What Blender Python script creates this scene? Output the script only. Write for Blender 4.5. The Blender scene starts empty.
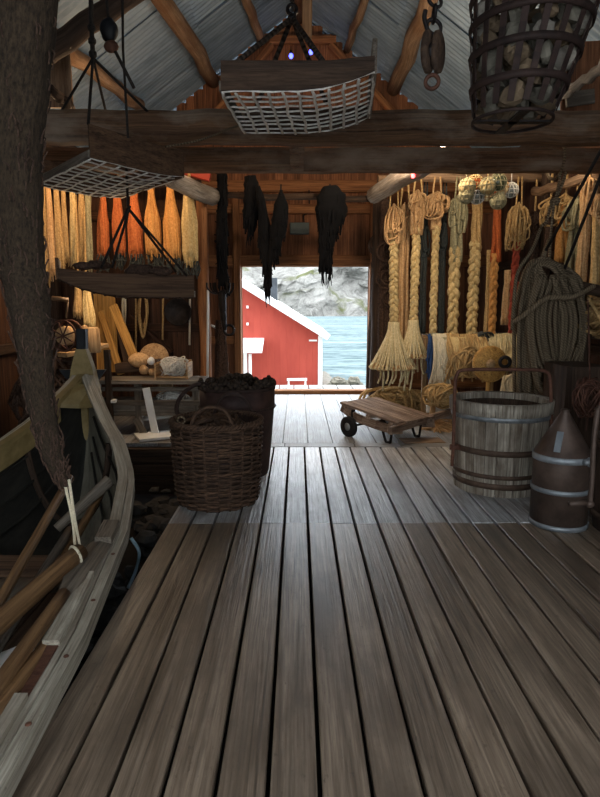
import bpy, math, random
from mathutils import Vector as V, Matrix, noise as mnoise
R = random.Random(7)
PI = math.pi
sc = bpy.context.scene
col = sc.collection
sin, cos = math.sin, math.cos

# ------------------------------------------------------------------ camera
FPX = 590.0
PITCH = math.radians(8.8)
cd = bpy.data.cameras.new('camera'); cd.sensor_width = 36; cd.lens = FPX / 797 * 36
cd.clip_start = .05; cd.clip_end = 2000
cam = bpy.data.objects.new('camera', cd); col.objects.link(cam)
cam.location = (0, 0, 1.6); cam.rotation_euler = (PI/2 - PITCH, 0, -.0034)
sc.camera = cam
CM = cam.rotation_euler.to_matrix()
def ray(px, py): return CM @ V(((px - 300) / FPX, (398.5 - py) / FPX, -1))
def at(px, py, Y):
    d = ray(px, py); return V((0, 0, 1.6)) + d * (Y / d.y)
def atz(px, py, z):
    d = ray(px, py); return V((0, 0, 1.6)) + d * ((z - 1.6) / d.z)
RZ, RS = 6.6, .73
def at_roof(px, py, s, off=.1):
    d = ray(px, py); o = V((0, 0, 1.6))
    t = (RZ - off - o.z) / (d.z + RS * s * d.x)
    return o + d * t

# ------------------------------------------------------------------ materials
def lin(c):
    return tuple(((x/255)/12.92 if x/255 <= .04045 else ((x/255+.055)/1.055)**2.4) for x in c) + (1,)
class NT:
    def __init__(s, name):
        s.m = bpy.data.materials.new(name); s.m.use_nodes = True
        s.t = s.m.node_tree; s.b = s.t.nodes['Principled BSDF']
    def n(s, k, **kw):
        x = s.t.nodes.new(k)
        for a, v in kw.items(): setattr(x, a, v)
        return x
    def l(s, a, b): s.t.links.new(a, b)
    def noise(s, vec, scale=(1, 1, 1), detail=5, rough=.6, dist=0):
        mp = s.n('ShaderNodeMapping'); mp.inputs['Scale'].default_value = scale
        s.l(vec, mp.inputs[0])
        x = s.n('ShaderNodeTexNoise'); x.inputs['Scale'].default_value = 1
        x.inputs['Detail'].default_value = detail; x.inputs['Roughness'].default_value = rough
        x.inputs['Distortion'].default_value = dist
        s.l(mp.outputs[0], x.inputs['Vector']); return x.outputs['Fac']
    def ramp(s, fac, stops):
        r = s.n('ShaderNodeValToRGB'); e = r.color_ramp.elements
        while len(e) < len(stops): e.new(.5)
        for i, (p, c) in enumerate(stops): e[i].position = p; e[i].color = c
        s.l(fac, r.inputs[0]); return r.outputs[0]
    def mix(s, fac, a, b, mode='MIX'):
        x = s.n('ShaderNodeMix', data_type='RGBA', blend_type=mode)
        if isinstance(fac, (int, float)): x.inputs[0].default_value = fac
        else: s.l(fac, x.inputs[0])
        for i, v in ((6, a), (7, b)):
            if isinstance(v, tuple): x.inputs[i].default_value = v
            else: s.l(v, x.inputs[i])
        return x.outputs[2]
    def math(s, op, a, b=0, c=0):
        x = s.n('ShaderNodeMath', operation=op)
        for i, v in enumerate((a, b, c)):
            if isinstance(v, (int, float)): x.inputs[i].default_value = v
            else: s.l(v, x.inputs[i])
        return x.outputs[0]
    def attr(s, name): return s.n('ShaderNodeAttribute', attribute_name=name)
    def bump(s, h, strength, dist=.01):
        b = s.n('ShaderNodeBump'); b.inputs['Strength'].default_value = strength
        b.inputs['Distance'].default_value = dist
        s.l(h, b.inputs['Height']); s.l(b.outputs[0], s.b.inputs['Normal'])
    def done(s, colr, rough=.8, metal=0, spec=.4):
        s.l(colr, s.b.inputs['Base Color']) if not isinstance(colr, tuple) else setattr(s.b.inputs['Base Color'], 'default_value', colr)
        if isinstance(rough, (int, float)): s.b.inputs['Roughness'].default_value = rough
        else: s.l(rough, s.b.inputs['Roughness'])
        s.b.inputs['Metallic'].default_value = metal
        s.b.inputs['Specular IOR Level'].default_value = spec
        return s.m
def vary(g, c, amt):
    r = g.attr('rnd').outputs['Fac']
    f = g.math('MULTIPLY_ADD', r, 2*amt, 1 - amt)
    return g.mix(1.0, c, g.n_comb(f), 'MULTIPLY')
def n_comb(s, f):
    x = s.n('ShaderNodeCombineColor')
    for i in range(3): s.l(f, x.inputs[i])
    return x.outputs[0]
NT.n_comb = n_comb
def wood(name, c1, c2, k=1.0, rough=.8, bump=.5, var=.25, blotch=None, spec=.3):
    g = NT(name); tc = g.attr('tc').outputs['Vector']
    a = g.noise(tc, (24*k, 24*k, 1.3*k), 7, .65, .6)
    b = g.noise(tc, (110*k, 110*k, 3.4*k), 4, .6)
    c = g.ramp(a, [(.3, lin(c1)), (.7, lin(c2))])
    fine = g.ramp(b, [(.34, (.45, .42, .4, 1)), (.6, (1, 1, 1, 1))])
    c = g.mix(.85, c, fine, 'MULTIPLY')
    crk = g.noise(tc, (46*k, 46*k, .8*k), 3, .5, .3)
    c = g.mix(.8, c, g.ramp(crk, [(.30, (.25, .23, .22, 1)), (.37, (1, 1, 1, 1))]), 'MULTIPLY')
    spk = g.noise(tc, (60*k, 60*k, 26*k), 5, .7)
    c = g.mix(.7, c, g.ramp(spk, [(.30, (.4, .38, .36, 1)), (.40, (1, 1, 1, 1)), (.66, (1, 1, 1, 1)), (.72, (1.35, 1.35, 1.35, 1))]), 'MULTIPLY')
    if blotch:
        bl = g.noise(tc, (2.2, 2.2, 1.1), 6, .65)
        f = g.ramp(bl, [(.45, (0, 0, 0, 1)), (.68, (1, 1, 1, 1))])
        c = g.mix(f, c, lin(blotch))
    c = vary(g, c, var)
    g.bump(g.math('ADD', g.math('MULTIPLY', crk, 1.2), g.math('MULTIPLY', b, .9)), bump*1.2, .012)
    return g.done(c, rough, 0, spec)
def matte(name, c1, c2, scale=12, rough=.85, metal=0, bump=.4, var=.15, spec=.3, dist=.01):
    g = NT(name); tc = g.attr('tc').outputs['Vector']
    a = g.noise(tc, (scale,)*3, 6, .65)
    c = vary(g, g.ramp(a, [(.32, lin(c1)), (.68, lin(c2))]), var)
    g.bump(a, bump, dist)
    return g.done(c, rough, metal, spec)
def twist(name, c1, c2, K=160, lobes=3, bump=.9, var=.2):
    g = NT(name); tc = g.attr('tc').outputs['Vector']
    s = g.n('ShaderNodeSeparateXYZ'); g.l(tc, s.inputs[0])
    ph = g.math('ARCTAN2', s.outputs[1], s.outputs[0])
    w = g.math('SINE', g.math('MULTIPLY_ADD', ph, lobes, g.math('MULTIPLY', s.outputs[2], K)))
    w = g.math('MULTIPLY_ADD', w, .5, .5)
    n = g.noise(tc, (60, 60, 12), 4)
    f = g.math('MULTIPLY_ADD', n, .6, g.math('MULTIPLY', w, .55))
    c = vary(g, g.ramp(f, [(.25, lin(c1)), (.75, lin(c2))]), var)
    g.bump(w, bump, .008)
    return g.done(c, .9, 0, .2)

M = {}
M['deck'] = wood('deck_wood', (92, 76, 60), (172, 152, 130), .8, .42, .3, .2, (88, 75, 62), .8)
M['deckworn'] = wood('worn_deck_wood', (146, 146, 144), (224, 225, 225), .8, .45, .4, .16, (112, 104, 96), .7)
M['landing'] = wood('landing_wood', (124, 126, 127), (172, 174, 175), .7, .55, .5, .15, (120, 112, 102), .5)
M['jetty'] = wood('jetty_wood', (128, 125, 120), (158, 155, 150), .8, .7, .3, .08)
M['beam'] = wood('beam_wood', (74, 52, 36), (130, 98, 70), .6, .8, .8, .1, (140, 124, 108))
M['log'] = wood('log_wood', (108, 84, 63), (176, 146, 116), .7, .7, .7, .15, (96, 66, 42))
M['birch'] = wood('pale_log_wood', (140, 128, 114), (205, 196, 184), .9, .7, .6, .15, (110, 96, 82))
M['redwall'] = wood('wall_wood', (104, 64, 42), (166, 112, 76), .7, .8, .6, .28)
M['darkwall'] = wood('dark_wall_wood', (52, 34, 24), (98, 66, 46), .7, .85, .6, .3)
M['girt'] = wood('girt_wood', (118, 74, 44), (178, 122, 78), .7, .8, .6, .2)
M['tray'] = wood('tray_wood', (74, 53, 38), (118, 90, 66), .7, .8, .6, .15)
M['dark'] = wood('dark_wood', (46, 34, 26), (86, 66, 50), .7, .8, .6, .2)
M['graywood'] = wood('grey_wood', (88, 80, 70), (150, 140, 126), .8, .75, .6, .2, (66, 56, 46))
M['pinewood'] = wood('yellow_wood', (176, 124, 58), (226, 178, 100), .7, .65, .4, .1)
M['tan'] = wood('tan_wood', (150, 116, 78), (206, 170, 124), .8, .7, .4, .15)
M['oar'] = wood('oar_wood', (92, 66, 42), (150, 114, 76), .8, .6, .4, .15)
M['oargrey'] = wood('oar_grey_wood', (92, 84, 74), (140, 128, 112), .8, .6, .4, .15)
M['cartwood'] = wood('cart_wood', (124, 102, 86), (196, 172, 150), .9, .75, .7, .2, (80, 58, 44))
M['tub'] = wood('tub_wood', (124, 114, 100), (204, 194, 176), .9, .75, .6, .2, (84, 70, 56))
M['hullin'] = matte('hull_inside_paint', (92, 88, 76), (138, 132, 116), 6, .6, 0, .3)
M['hulltar'] = matte('tarred_hull_paint', (20, 19, 17), (44, 42, 36), 5, .7, 0, .3)
M['hullyellow'] = matte('bow_paint', (116, 98, 60), (150, 130, 86), 6, .6, 0, .2)
M['gunwale'] = wood('gunwale_paint', (150, 142, 124), (204, 196, 178), .8, .6, .4, .1, (128, 116, 100))
M['blackpaint'] = matte('black_paint', (14, 15, 18), (26, 28, 32), 10, .5)
M['blackmetal'] = matte('black_iron', (24, 22, 22), (46, 40, 38), 20, .55, .6, .4)
M['rust'] = matte('rusty_iron', (66, 42, 34), (112, 76, 60), 14, .7, .4, .5)
M['canrust'] = matte('rusty_tin', (66, 53, 46), (98, 82, 72), 7, .5, .35, .3, .05)
M['galv'] = matte('galvanised_iron', (120, 126, 130), (164, 170, 174), 8, .5, .5, .3)
M['hoop'] = matte('hoop_iron', (104, 108, 110), (150, 154, 156), 10, .5, .5, .4)
M['rusthoop'] = matte('rust_hoop_iron', (66, 52, 43), (98, 78, 64), 12, .7, .3, .4)
M['roof'] = matte('zinc_sheet', (88, 104, 118), (128, 144, 158), 2.5, .55, .2, .1, .12)
M['wicker'] = matte('wicker', (48, 34, 25), (90, 66, 48), 30, .8, 0, .5, .35)
M['wickerdark'] = matte('dark_wicker', (34, 24, 20), (64, 46, 38), 30, .75, 0, .5, .3)
M['leather'] = matte('tarred_canvas', (42, 28, 24), (66, 46, 40), 9, .65, 0, .5, .1)
M['ropedark'] = twist('dark_rope', (30, 24, 20), (62, 50, 40), 150)
M['ropegrey'] = twist('grey_rope', (84, 72, 56), (126, 110, 88), 230, 3, .7)
M['ropepale'] = matte('pale_rope', (190, 178, 150), (226, 214, 186), 60)
M['cord'] = matte('black_cord', (20, 18, 17), (44, 38, 34), 40, .9)
M['netcord'] = matte('net_cord', (186, 182, 172), (232, 228, 218), 40, .9)
M['netblack'] = matte('black_net', (3, 3, 5), (12, 12, 15), 60, .95, 0, .6)
M['netbrown'] = matte('brown_net', (44, 32, 26), (92, 70, 56), 40, .95, 0, .8)
M['netgrey'] = matte('slate_net', (44, 48, 48), (82, 86, 82), 50, .95, 0, .8)
M['netblue'] = matte('blue_net', (30, 52, 92), (58, 84, 124), 50, .95, 0, .8)
M['bundle'] = matte('bundle_net', (30, 23, 17), (74, 60, 44), 45, .95, 0, 1.0)
M['yellow'] = matte('straw_twine', (176, 146, 90), (224, 200, 148), 40, .95, 0, .8)
M['cream'] = matte('cream_twine', (190, 170, 120), (238, 222, 180), 40, .95, 0, .8)
M['beige'] = matte('beige_twine', (150, 118, 74), (206, 172, 118), 40, .95, 0, .8)
M['sand'] = matte('sand_twine', (168, 128, 84), (216, 178, 130), 40, .95, 0, .8)
M['olive'] = matte('olive_twine', (122, 116, 88), (176, 168, 132), 40, .95, 0, .8)
M['orange'] = matte('orange_twine', (160, 82, 42), (206, 122, 70), 40, .95, 0, .8)
M['redtwine'] = matte('red_twine', (130, 50, 36), (176, 84, 62), 40, .95, 0, .8)
M['rustorange'] = matte('deep_orange_twine', (140, 66, 32), (184, 98, 52), 40, .95, 0, .8)
M['amber'] = matte('amber_twine', (176, 120, 62), (216, 162, 96), 40, .95, 0, .8)
M['stone'] = matte('stone', (74, 70, 60), (124, 118, 104), 9, .9, 0, .6, .3)
M['brownstone'] = matte('brown_stone', (70, 58, 44), (116, 98, 76), 9, .9, 0, .6, .2)
M['palestone'] = matte('pale_stone', (104, 98, 88), (150, 142, 130), 9, .9, 0, .6, .2)
M['blackrust'] = matte('dark_strap_iron', (34, 26, 24), (62, 46, 40), 14, .7, .3, .4)
M['darkstone'] = matte('dark_stone', (34, 34, 34), (72, 70, 68), 6, .9, 0, .7, .3)
M['soil'] = matte('soil', (24, 22, 20), (48, 44, 40), 3, .95, 0, .8)
M['rubber'] = matte('rubber', (18, 18, 18), (38, 36, 34), 20, .7)
M['white'] = matte('white_paint', (214, 214, 210), (236, 236, 232), 4, .6, 0, .1, .03)
M['snow'] = matte('white_roofing', (236, 238, 240), (250, 250, 250), 3, .8, 0, .1, .02)
M['greybox'] = matte('grey_plastic', (62, 70, 66), (80, 88, 84), 5, .5)
M['hose'] = matte('pale_blue_hose', (130, 156, 172), (160, 184, 196), 5, .5)
M['chimney'] = matte('dark_zinc', (36, 40, 43), (52, 56, 60), 5, .6)
def simple_glass(name, c):
    g = NT(name); g.b.inputs['Transmission Weight'].default_value = .35
    return g.done(lin(c), .15, 0, .6)
M['glassgreen'] = simple_glass('green_glass', (104, 112, 84))
M['glassyellow'] = simple_glass('yellow_glass', (214, 176, 70))
M['glassgrey'] = simple_glass('grey_glass', (140, 146, 136))
def shed_red():
    g = NT('red_boarding'); tc = g.attr('tc').outputs['Vector']
    s = g.n('ShaderNodeSeparateXYZ'); g.l(tc, s.inputs[0])
    a = g.noise(tc, (3, 3, 1), 4)
    c = g.ramp(a, [(.3, lin((152, 56, 42))), (.7, lin((166, 66, 50)))])
    return g.done(c, .75)
M['shedred'] = shed_red()
def water():
    g = NT('sea_water'); t = g.n('ShaderNodeTexCoord').outputs['Object']
    a = g.noise(t, (.9, 2.2, 1), 6, .65); b = g.noise(t, (.05, .25, 1), 4)
    g.bump(g.math('ADD', a, b), .8, .25)
    c = g.ramp(g.math('MULTIPLY_ADD', a, .6, g.math('MULTIPLY', b, .4)), [(.38, lin((66, 78, 80))), (.65, lin((122, 134, 134)))])  # bright and dark wave reflections are painted into the colour
    return g.done(c, .9, 0, 0)
M['water'] = water()
def cliff():
    g = NT('cliff_rock'); t = g.n('ShaderNodeTexCoord').outputs['Object']
    a = g.noise(t, (.14, .14, .14), 10, .75, 1.2); b = g.noise(t, (.03, .03, .05), 5, .6, 1.0)
    c = g.ramp(a, [(.30, lin((46, 43, 40))), (.46, lin((118, 115, 109))), (.72, lin((166, 163, 156)))])
    f = g.ramp(b, [(.56, (0, 0, 0, 1)), (.62, (1, 1, 1, 1))])
    c = g.mix(f, c, lin((84, 86, 50)))
    g.bump(a, 1.0, 1.5)
    return g.done(c, .95)
M['cliff'] = cliff()
def emit(name, c, s):
    g = NT(name); g.b.inputs['Emission Color'].default_value = lin(c); g.b.inputs['Emission Strength'].default_value = s
    return g.done(lin(c), .3)
M['bulbwarm'] = emit('lit_bulb_glass', (255, 226, 190), 8)
M['bulbred'] = emit('lit_red_bulb_glass', (255, 80, 80), 6)
M['bulbblue'] = emit('lit_blue_bulb_glass', (70, 80, 255), 5)

# ------------------------------------------------------------------ mesh builder
class MB:
    def __init__(s): s.v = []; s.f = []; s.tc = []; s.rn = []
    def add(s, vs, fs, tcs=None, rnd=None):
        o = len(s.v); rnd = R.random() if rnd is None else rnd
        off = V((R.uniform(-9, 9), R.uniform(-9, 9), R.uniform(-9, 9))) if tcs is None or tcs != 'raw' else V()
        s.v += [V(p) for p in vs]
        for i, p in enumerate(vs):
            s.tc.append((V(p) if tcs is None else V(tcs[i])) + off); s.rn.append(rnd)
        s.f += [tuple(o + i for i in f) for f in fs]
        return s
    def tube(s, pts, r, seg=6, cap=True, flat=1.0, rnd=None, keep=False):
        pts = [V(p) for p in pts]; n = len(pts)
        rs = [r]*n if isinstance(r, (int, float)) else list(r)
        vs, tcs, fs = [], [], []
        t0 = (pts[1]-pts[0]).normalized()
        up = V((0, 0, 1)) if abs(t0.z) < .9 else V((0, 1, 0))
        a = t0.cross(up).normalized(); L = 0
        for i, p in enumerate(pts):
            t = (pts[min(i+1, n-1)] - pts[max(i-1, 0)])
            if t.length < 1e-9: t = t0.copy()
            t.normalize()
            a = (a - t*a.dot(t))
            if a.length < 1e-6: a = t.orthogonal()
            a.normalize(); b = t.cross(a)
            if i: L += (p - pts[i-1]).length
            for k in range(seg):
                q = 2*PI*k/seg
                vs.append(p + (a*cos(q) + b*sin(q)*flat)*rs[i])
                tcs.append((cos(q)*rs[i], sin(q)*rs[i], L))
        for i in range(n-1):
            for k in range(seg):
                k2 = (k+1) % seg
                fs.append((i*seg+k, i*seg+k2, (i+1)*seg+k2, (i+1)*seg+k))
        if cap:
            fs.append(tuple(range(seg-1, -1, -1))); fs.append(tuple((n-1)*seg+k for k in range(seg)))
        o = len(s.v); s.add(vs, fs, tcs, rnd)
        if keep:   # rope twist needs the centred cross-section
            for i in range(len(vs)): s.tc[o+i] = V(tcs[i])
        return s
    def bar(s, p0, p1, w, h, up=(0, 0, 1), bev=0, rnd=None, segs=1, wob=0):
        p0, p1 = V(p0), V(p1); t = (p1-p0); L = t.length; t.normalize(); up = V(up)
        if abs(t.dot(up)) > .98: up = V((0, 1, 0)) if abs(t.y) < .9 else V((1, 0, 0))
        a = t.cross(up).normalized(); b = a.cross(t)
        bev = bev or min(w, h)*.12
        pr = [(w/2-bev, h/2), (-w/2+bev, h/2), (-w/2, h/2-bev), (-w/2, -h/2+bev), (-w/2+bev, -h/2), (w/2-bev, -h/2), (w/2, -h/2+bev), (w/2, h/2-bev)]
        vs, tcs, fs = [], [], []
        for i in range(segs+1):
            z = L*i/segs; d = V((R.uniform(-wob, wob), R.uniform(-wob, wob), R.uniform(-wob, wob))) if wob else V()
            for x, y in pr:
                vs.append(p0 + t*z + a*x + b*y + d); tcs.append((x, y, z))
        for i in range(segs):
            for k in range(8):
                k2 = (k+1) % 8; fs.append((i*8+k, i*8+k2, i*8+8+k2, i*8+8+k))
        fs += [tuple(range(7, -1, -1)), tuple(segs*8+k for k in range(8))]
        return s.add(vs, fs, tcs, rnd)
    def lathe(s, c, prof, seg=32, ax=(0, 0, 1), cap=False, rip=0, nr=10, rnd=None, smooth_closed=False):
        c = V(c); ax = V(ax).normalized()
        a = ax.orthogonal().normalized() if abs(ax.z) < .99 else V((1, 0, 0)); b = ax.cross(a)
        vs, tcs, fs = [], [], []
        for i, (r, z) in enumerate(prof):
            for k in range(seg):
                q = 2*PI*k/seg; rr = r*(1+rip*sin(nr*q+i*.3))
                vs.append(c + (a*cos(q)+b*sin(q))*rr + ax*z); tcs.append((rr*cos(q), rr*sin(q), z))
        for i in range(len(prof)-1):
            for k in range(seg):
                k2 = (k+1) % seg
                fs.append((i*seg+k, i*seg+k2, (i+1)*seg+k2, (i+1)*seg+k))
        if cap:
            fs.append(tuple(range(seg-1, -1, -1))); n = len(prof)-1; fs.append(tuple(n*seg+k for k in range(seg)))
        return s.add(vs, fs, tcs, rnd)
    def ring(s, c, Rr, r, ax=(0, 0, 1), n=24, seg=6, sx=1, sy=1, rnd=None):
        ax = V(ax).normalized(); a = ax.orthogonal().normalized() if abs(ax.z) < .99 else V((1, 0, 0)); b = ax.cross(a)
        pts = [V(c)+(a*cos(2*PI*k/n)*sx+b*sin(2*PI*k/n)*sy)*Rr for k in range(n+1)]
        return s.tube(pts, r, seg, False, 1, rnd)
    def ball(s, c, r, seg=16, lump=0, sq=(1, 1, 1), seed=None, lf=1.5):
        c = V(c); vs, fs = [], []; n = seg//2; sd = V((R.uniform(-50, 50),)*3) if seed is None else V((seed,)*3)
        for i in range(n+1):
            th = PI*i/n
            for k in range(seg):
                q = 2*PI*k/seg; d = V((sin(th)*cos(q), sin(th)*sin(q), cos(th)))
                f = 1 + lump*mnoise.noise(d*lf+sd)
                vs.append(c + V((d.x*sq[0], d.y*sq[1], d.z*sq[2]))*(r*f))
        for i in range(n):
            for k in range(seg):
                k2 = (k+1) % seg; fs.append((i*seg+k, (i+1)*seg+k, (i+1)*seg+k2, i*seg+k2))
        return s.add(vs, fs)
    def build(s, name, mat, parent=None, smooth=False, origin=None):
        if not s.v: return None
        lo = V([min(p[i] for p in s.v) for i in range(3)]); hi = V([max(p[i] for p in s.v) for i in range(3)])
        o = V(origin) if origin else V(((lo.x+hi.x)/2, (lo.y+hi.y)/2, lo.z))
        me = bpy.data.meshes.new(name); me.from_pydata([p-o for p in s.v], [], s.f)
        at1 = me.attributes.new('tc', 'FLOAT_VECTOR', 'POINT'); at1.data.foreach_set('vector', [x for p in s.tc for x in p])
        at2 = me.attributes.new('rnd', 'FLOAT', 'POINT'); at2.data.foreach_set('value', s.rn)
        if smooth: me.polygons.foreach_set('use_smooth', [True]*len(me.polygons))
        me.materials.append(M[mat] if isinstance(mat, str) else mat); me.update()
        ob = bpy.data.objects.new(name, me); col.objects.link(ob); ob.location = o
        if parent:
            ob.parent = parent; ob.matrix_parent_inverse = WM[parent.name].inverted()
        WM[ob.name] = Matrix.Translation(o)
        return ob
WM = {}
def tag(o, label, cat, group=None, kind=None):
    o['label'] = label; o['category'] = cat
    if group: o['group'] = group
    if kind: o['kind'] = kind
    return o
def thing(name, label, cat, loc, group=None):
    o = bpy.data.objects.new(name, None); col.objects.link(o); o.location = loc; o.empty_display_size = .1
    WM[o.name] = Matrix.Translation(V(loc))
    return tag(o, label, cat, group)
def struct(mb, name, mat, smooth=False):
    o = mb.build(name, mat, None, smooth, (0, 0, 0)); o['kind'] = 'structure'; return o
def dup(o, loc=None, rot=None, scale=None, label=None):
    c = o.copy(); col.objects.link(c)
    if loc is not None: c.location = loc
    if rot is not None: c.rotation_euler = rot
    if scale is not None: c.scale = scale
    if label: c['label'] = label
    for ch in o.children:
        d = ch.copy(); col.objects.link(d); d.parent = c
        for g in ch.children:
            e = g.copy(); col.objects.link(e); e.parent = d
    return c
def curve(pts, n=8):
    """Catmull-Rom through pts."""
    pts = [V(p) for p in pts]; P = [pts[0]*2-pts[1]] + pts + [pts[-1]*2-pts[-2]]; out = []
    for i in range(1, len(P)-2):
        a, b, c, d = P[i-1:i+3]
        for k in range(n):
            t = k/n
            out.append(.5*((2*b)+(c-a)*t+(2*a-5*b+4*c-d)*t*t+(3*b-a-3*c+d)*t**3))
    out.append(pts[-1]); return out
def lerp_table(tab, y):
    if y >= tab[0][0]: return tab[0][1]
    for (a, u), (b, w) in zip(tab, tab[1:]):
        if y >= b: return u + (w-u)*(a-y)/(a-b)
    return tab[-1][1]

# ================================================================== THE SETTING
YB = 10.9                       # back wall
XL, XR, YF = -3.6, 3.6, -1.3
DX = -.983                      # left edge of the deck
mb = MB(); mb2 = MB()
k0 = .073; w = .176
for k in range(-6, 20):
    x0 = k0 + w*k; x1 = min(x0 + w, XR)
    xs = [YF, 4.23 + (0 if k < 5 else 0), 6.66]
    if k == 8: xs = [YF, 2.05, 4.23, 6.66]
    for a, b in zip(xs, xs[1:]):
        z = R.uniform(-.004, .004)
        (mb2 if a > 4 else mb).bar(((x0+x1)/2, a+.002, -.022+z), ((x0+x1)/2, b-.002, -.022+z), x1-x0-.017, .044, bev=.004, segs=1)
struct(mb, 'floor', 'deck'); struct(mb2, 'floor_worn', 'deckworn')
mb = MB()
x = -3.55
while x < XR:
    ww = R.uniform(.25, .34); x1 = min(x+ww, XR)
    mb.bar(((x+x1)/2, 6.86, -.02), ((x+x1)/2, YB-.08, -.02), x1-x-.007, .044, bev=.003, rnd=R.random()); x = x1
x = -1.0
while x < XR - .1:                # short header boards between deck and landing
    ww = R.uniform(.5, 1.0); x1 = min(x+ww, XR)
    mb.bar((x+.004, 6.765, -.02), (x1-.004, 6.765, -.02), .185, .044, bev=.003); x = x1
struct(mb, 'floor_landing', 'landing')
mb = MB()
for z in (-.14, -.33, -.52): mb.bar((-3.6, 6.82, z), (3.6, 6.82, z), .06, .18)
for z in (-.15, -.36): mb.bar((DX+.02, YF, z), (DX+.02, 6.8, z), .05, .2)
for x in (-.4, .9, 2.2, 3.3):
    mb.bar((x, YF, -.12), (x, 10.8, -.12), .12, .14)
struct(mb, 'trim_1', 'dark')
g = MB()
N = 46
vs, fs = [], []
for i in range(N+1):
    for j in range(N+1):
        X = -6+11*i/N; Y = -5+16*j/N
        vs.append((X, Y, -.78+.1*mnoise.noise(V((X*.9, Y*.9, 3)))))
for i in range(N):
    for j in range(N):
        a = i*(N+1)+j; fs.append((a, a+N+1, a+N+2, a+1))
g.add(vs, fs); struct(g, 'ground', 'soil', True)
rb = MB()
for i in range(240):
    X = R.uniform(-1.45, -1.0) if i < 150 else R.uniform(-3.5, -1.0); Y = R.uniform(1.4, 6.75)
    if i >= 150: Y = R.uniform(5.6, 6.75)
    r = R.uniform(.04, .13)
    rb.ball((X, Y, -.72+R.uniform(0, .22)), r, 8, .5, (1, R.uniform(.7, 1.3), R.uniform(.4, .8)))
o = rb.build('rubble', 'darkstone'); o['kind'] = 'stuff'; o['label'] = 'dark loose stones and debris beside the boat below the deck edge'; o['category'] = 'rubble'

# walls: planks as pattern of one wall each
def plank_wall_x(name, X, y0, y1, zfun, mat, w=.19, holes=()):
    m = MB(); y = y0
    while y < y1-.02:
        ww = R.uniform(w*.8, w*1.2); yb = min(y+ww, y1)
        m.bar((X, (y+yb)/2, -.7), (X, (y+yb)/2, zfun), .03, yb-y+.006, up=(0, 1, 0), bev=.003); y = yb
    return struct(m, name, mat)
EZ = RZ - RS*3.6
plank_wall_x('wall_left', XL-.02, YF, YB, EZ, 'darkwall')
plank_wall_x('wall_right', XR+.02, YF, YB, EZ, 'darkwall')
DX0, DX1, DZ = -1.02, 1.28, 2.32
m = MB(); x = XL
while x < XR-.01:
    ww = R.uniform(.13, .19); x1 = min(x+ww, XR)
    if x < DX0 < x1: x1 = DX0
    if x < DX1 < x1: x1 = DX1
    xm = (x+x1)/2
    z0 = DZ if DX0 <= xm <= DX1 else -.3
    if x1-x > .02: m.bar((xm, YB+.03+R.choice((0, .012)), z0), (xm, YB+.03, RZ-RS*abs(xm)-.02), x1-x+.012, .026, up=(0, 1, 0), bev=.003)
    x = x1
struct(m, 'wall_back', 'redwall')
# front (behind the camera): high boarding with a wide open boat door
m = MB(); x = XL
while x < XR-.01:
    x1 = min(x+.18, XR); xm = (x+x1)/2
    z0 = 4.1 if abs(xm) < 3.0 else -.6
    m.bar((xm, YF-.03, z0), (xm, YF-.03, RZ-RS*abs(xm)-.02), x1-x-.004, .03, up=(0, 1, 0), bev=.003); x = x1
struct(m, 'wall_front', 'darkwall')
# roof of corrugated sheets
for s, nm in ((-1, 'ceiling'), (1, 'ceiling')):
    m = MB(); nrm = V((s*RS, 0, 1)).normalized()
    Y = YF-.2; si = 0; sw = .96
    while Y < YB+.2:
        for row in range(3):
            u0, u1 = (0, 1.45, 2.7)[row], (1.5, 2.75, 3.85)[row]
            vs, fs, tcs = [], [], []; n = int(sw*1.14/.0125)
            off = .024*((si+row) % 2)+.012*row
            for i in range(n+1):
                yy = Y + .0125*i
                for u in (u0, u1):
                    p = V((s*u, yy, RZ+.03-RS*u)) - nrm*(off - .017*sin(2*PI*yy/.10))
                    vs.append(p); tcs.append((u*.6, yy*2, s))
            for i in range(n): fs.append((2*i, 2*i+1, 2*i+3, 2*i+2))
            m.add(vs, fs, tcs)
        Y += sw; si += 1
    struct(m, nm, 'roof', True)
# back wall frame
m = MB()
for z, h in ((3.70, .2), (3.32, .16), (2.42, .2)):
    m.bar((-3.55, YB-.06, z), (3.55, YB-.06, z), .12, h, wob=.004, segs=8)
for z in (1.0, .2):
    m.bar((-3.55, YB-.06, z), (DX0-.1, YB-.06, z), .1, .14); m.bar((DX1+.1, YB-.06, z), (3.55, YB-.06, z), .1, .14)
struct(m, 'trim_2', 'girt')
m = MB()
m.bar((DX0-.07, YB-.1, 0), (DX0-.07, YB-.1, 3.6), .13, .15); m.bar((DX1+.07, YB-.1, 0), (DX1+.07, YB-.1, 3.6), .13, .15)
m.bar((DX0-.12, YB+.06, .015), (DX1+.12, YB+.06, .015), .16, .11)
struct(m, 'door_1', 'girt')
m = MB()        # gable framing: collar board, struts against the gable
m.bar(at(270, 40, 10.75), at(336, 40, 10.75), .1, .12)
m.bar(at(272, 45, 10.78), at(212, 118, 10.78), .1, .14, up=(0, 1, 0)); m.bar(at(330, 45, 10.78), at(398, 118, 10.78), .1, .14, up=(0, 1, 0))
struct(m, 'trim_3', 'girt')
m = MB()
for s in (-1, 1):
    m.bar((s*3.5, YF, 3.95), (s*3.5, YB, 3.95), .2, .2)
    for Y in (.5, 3.2, 5.9, 8.6): m.bar((s*3.5, Y, -.6), (s*3.5, Y, 3.9), .16, .16)
    for z in (1.1, 2.3): m.bar((s*3.54, YF, z), (s*3.54, YB, z), .08, .12)
struct(m, 'trim_4', 'dark')

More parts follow.
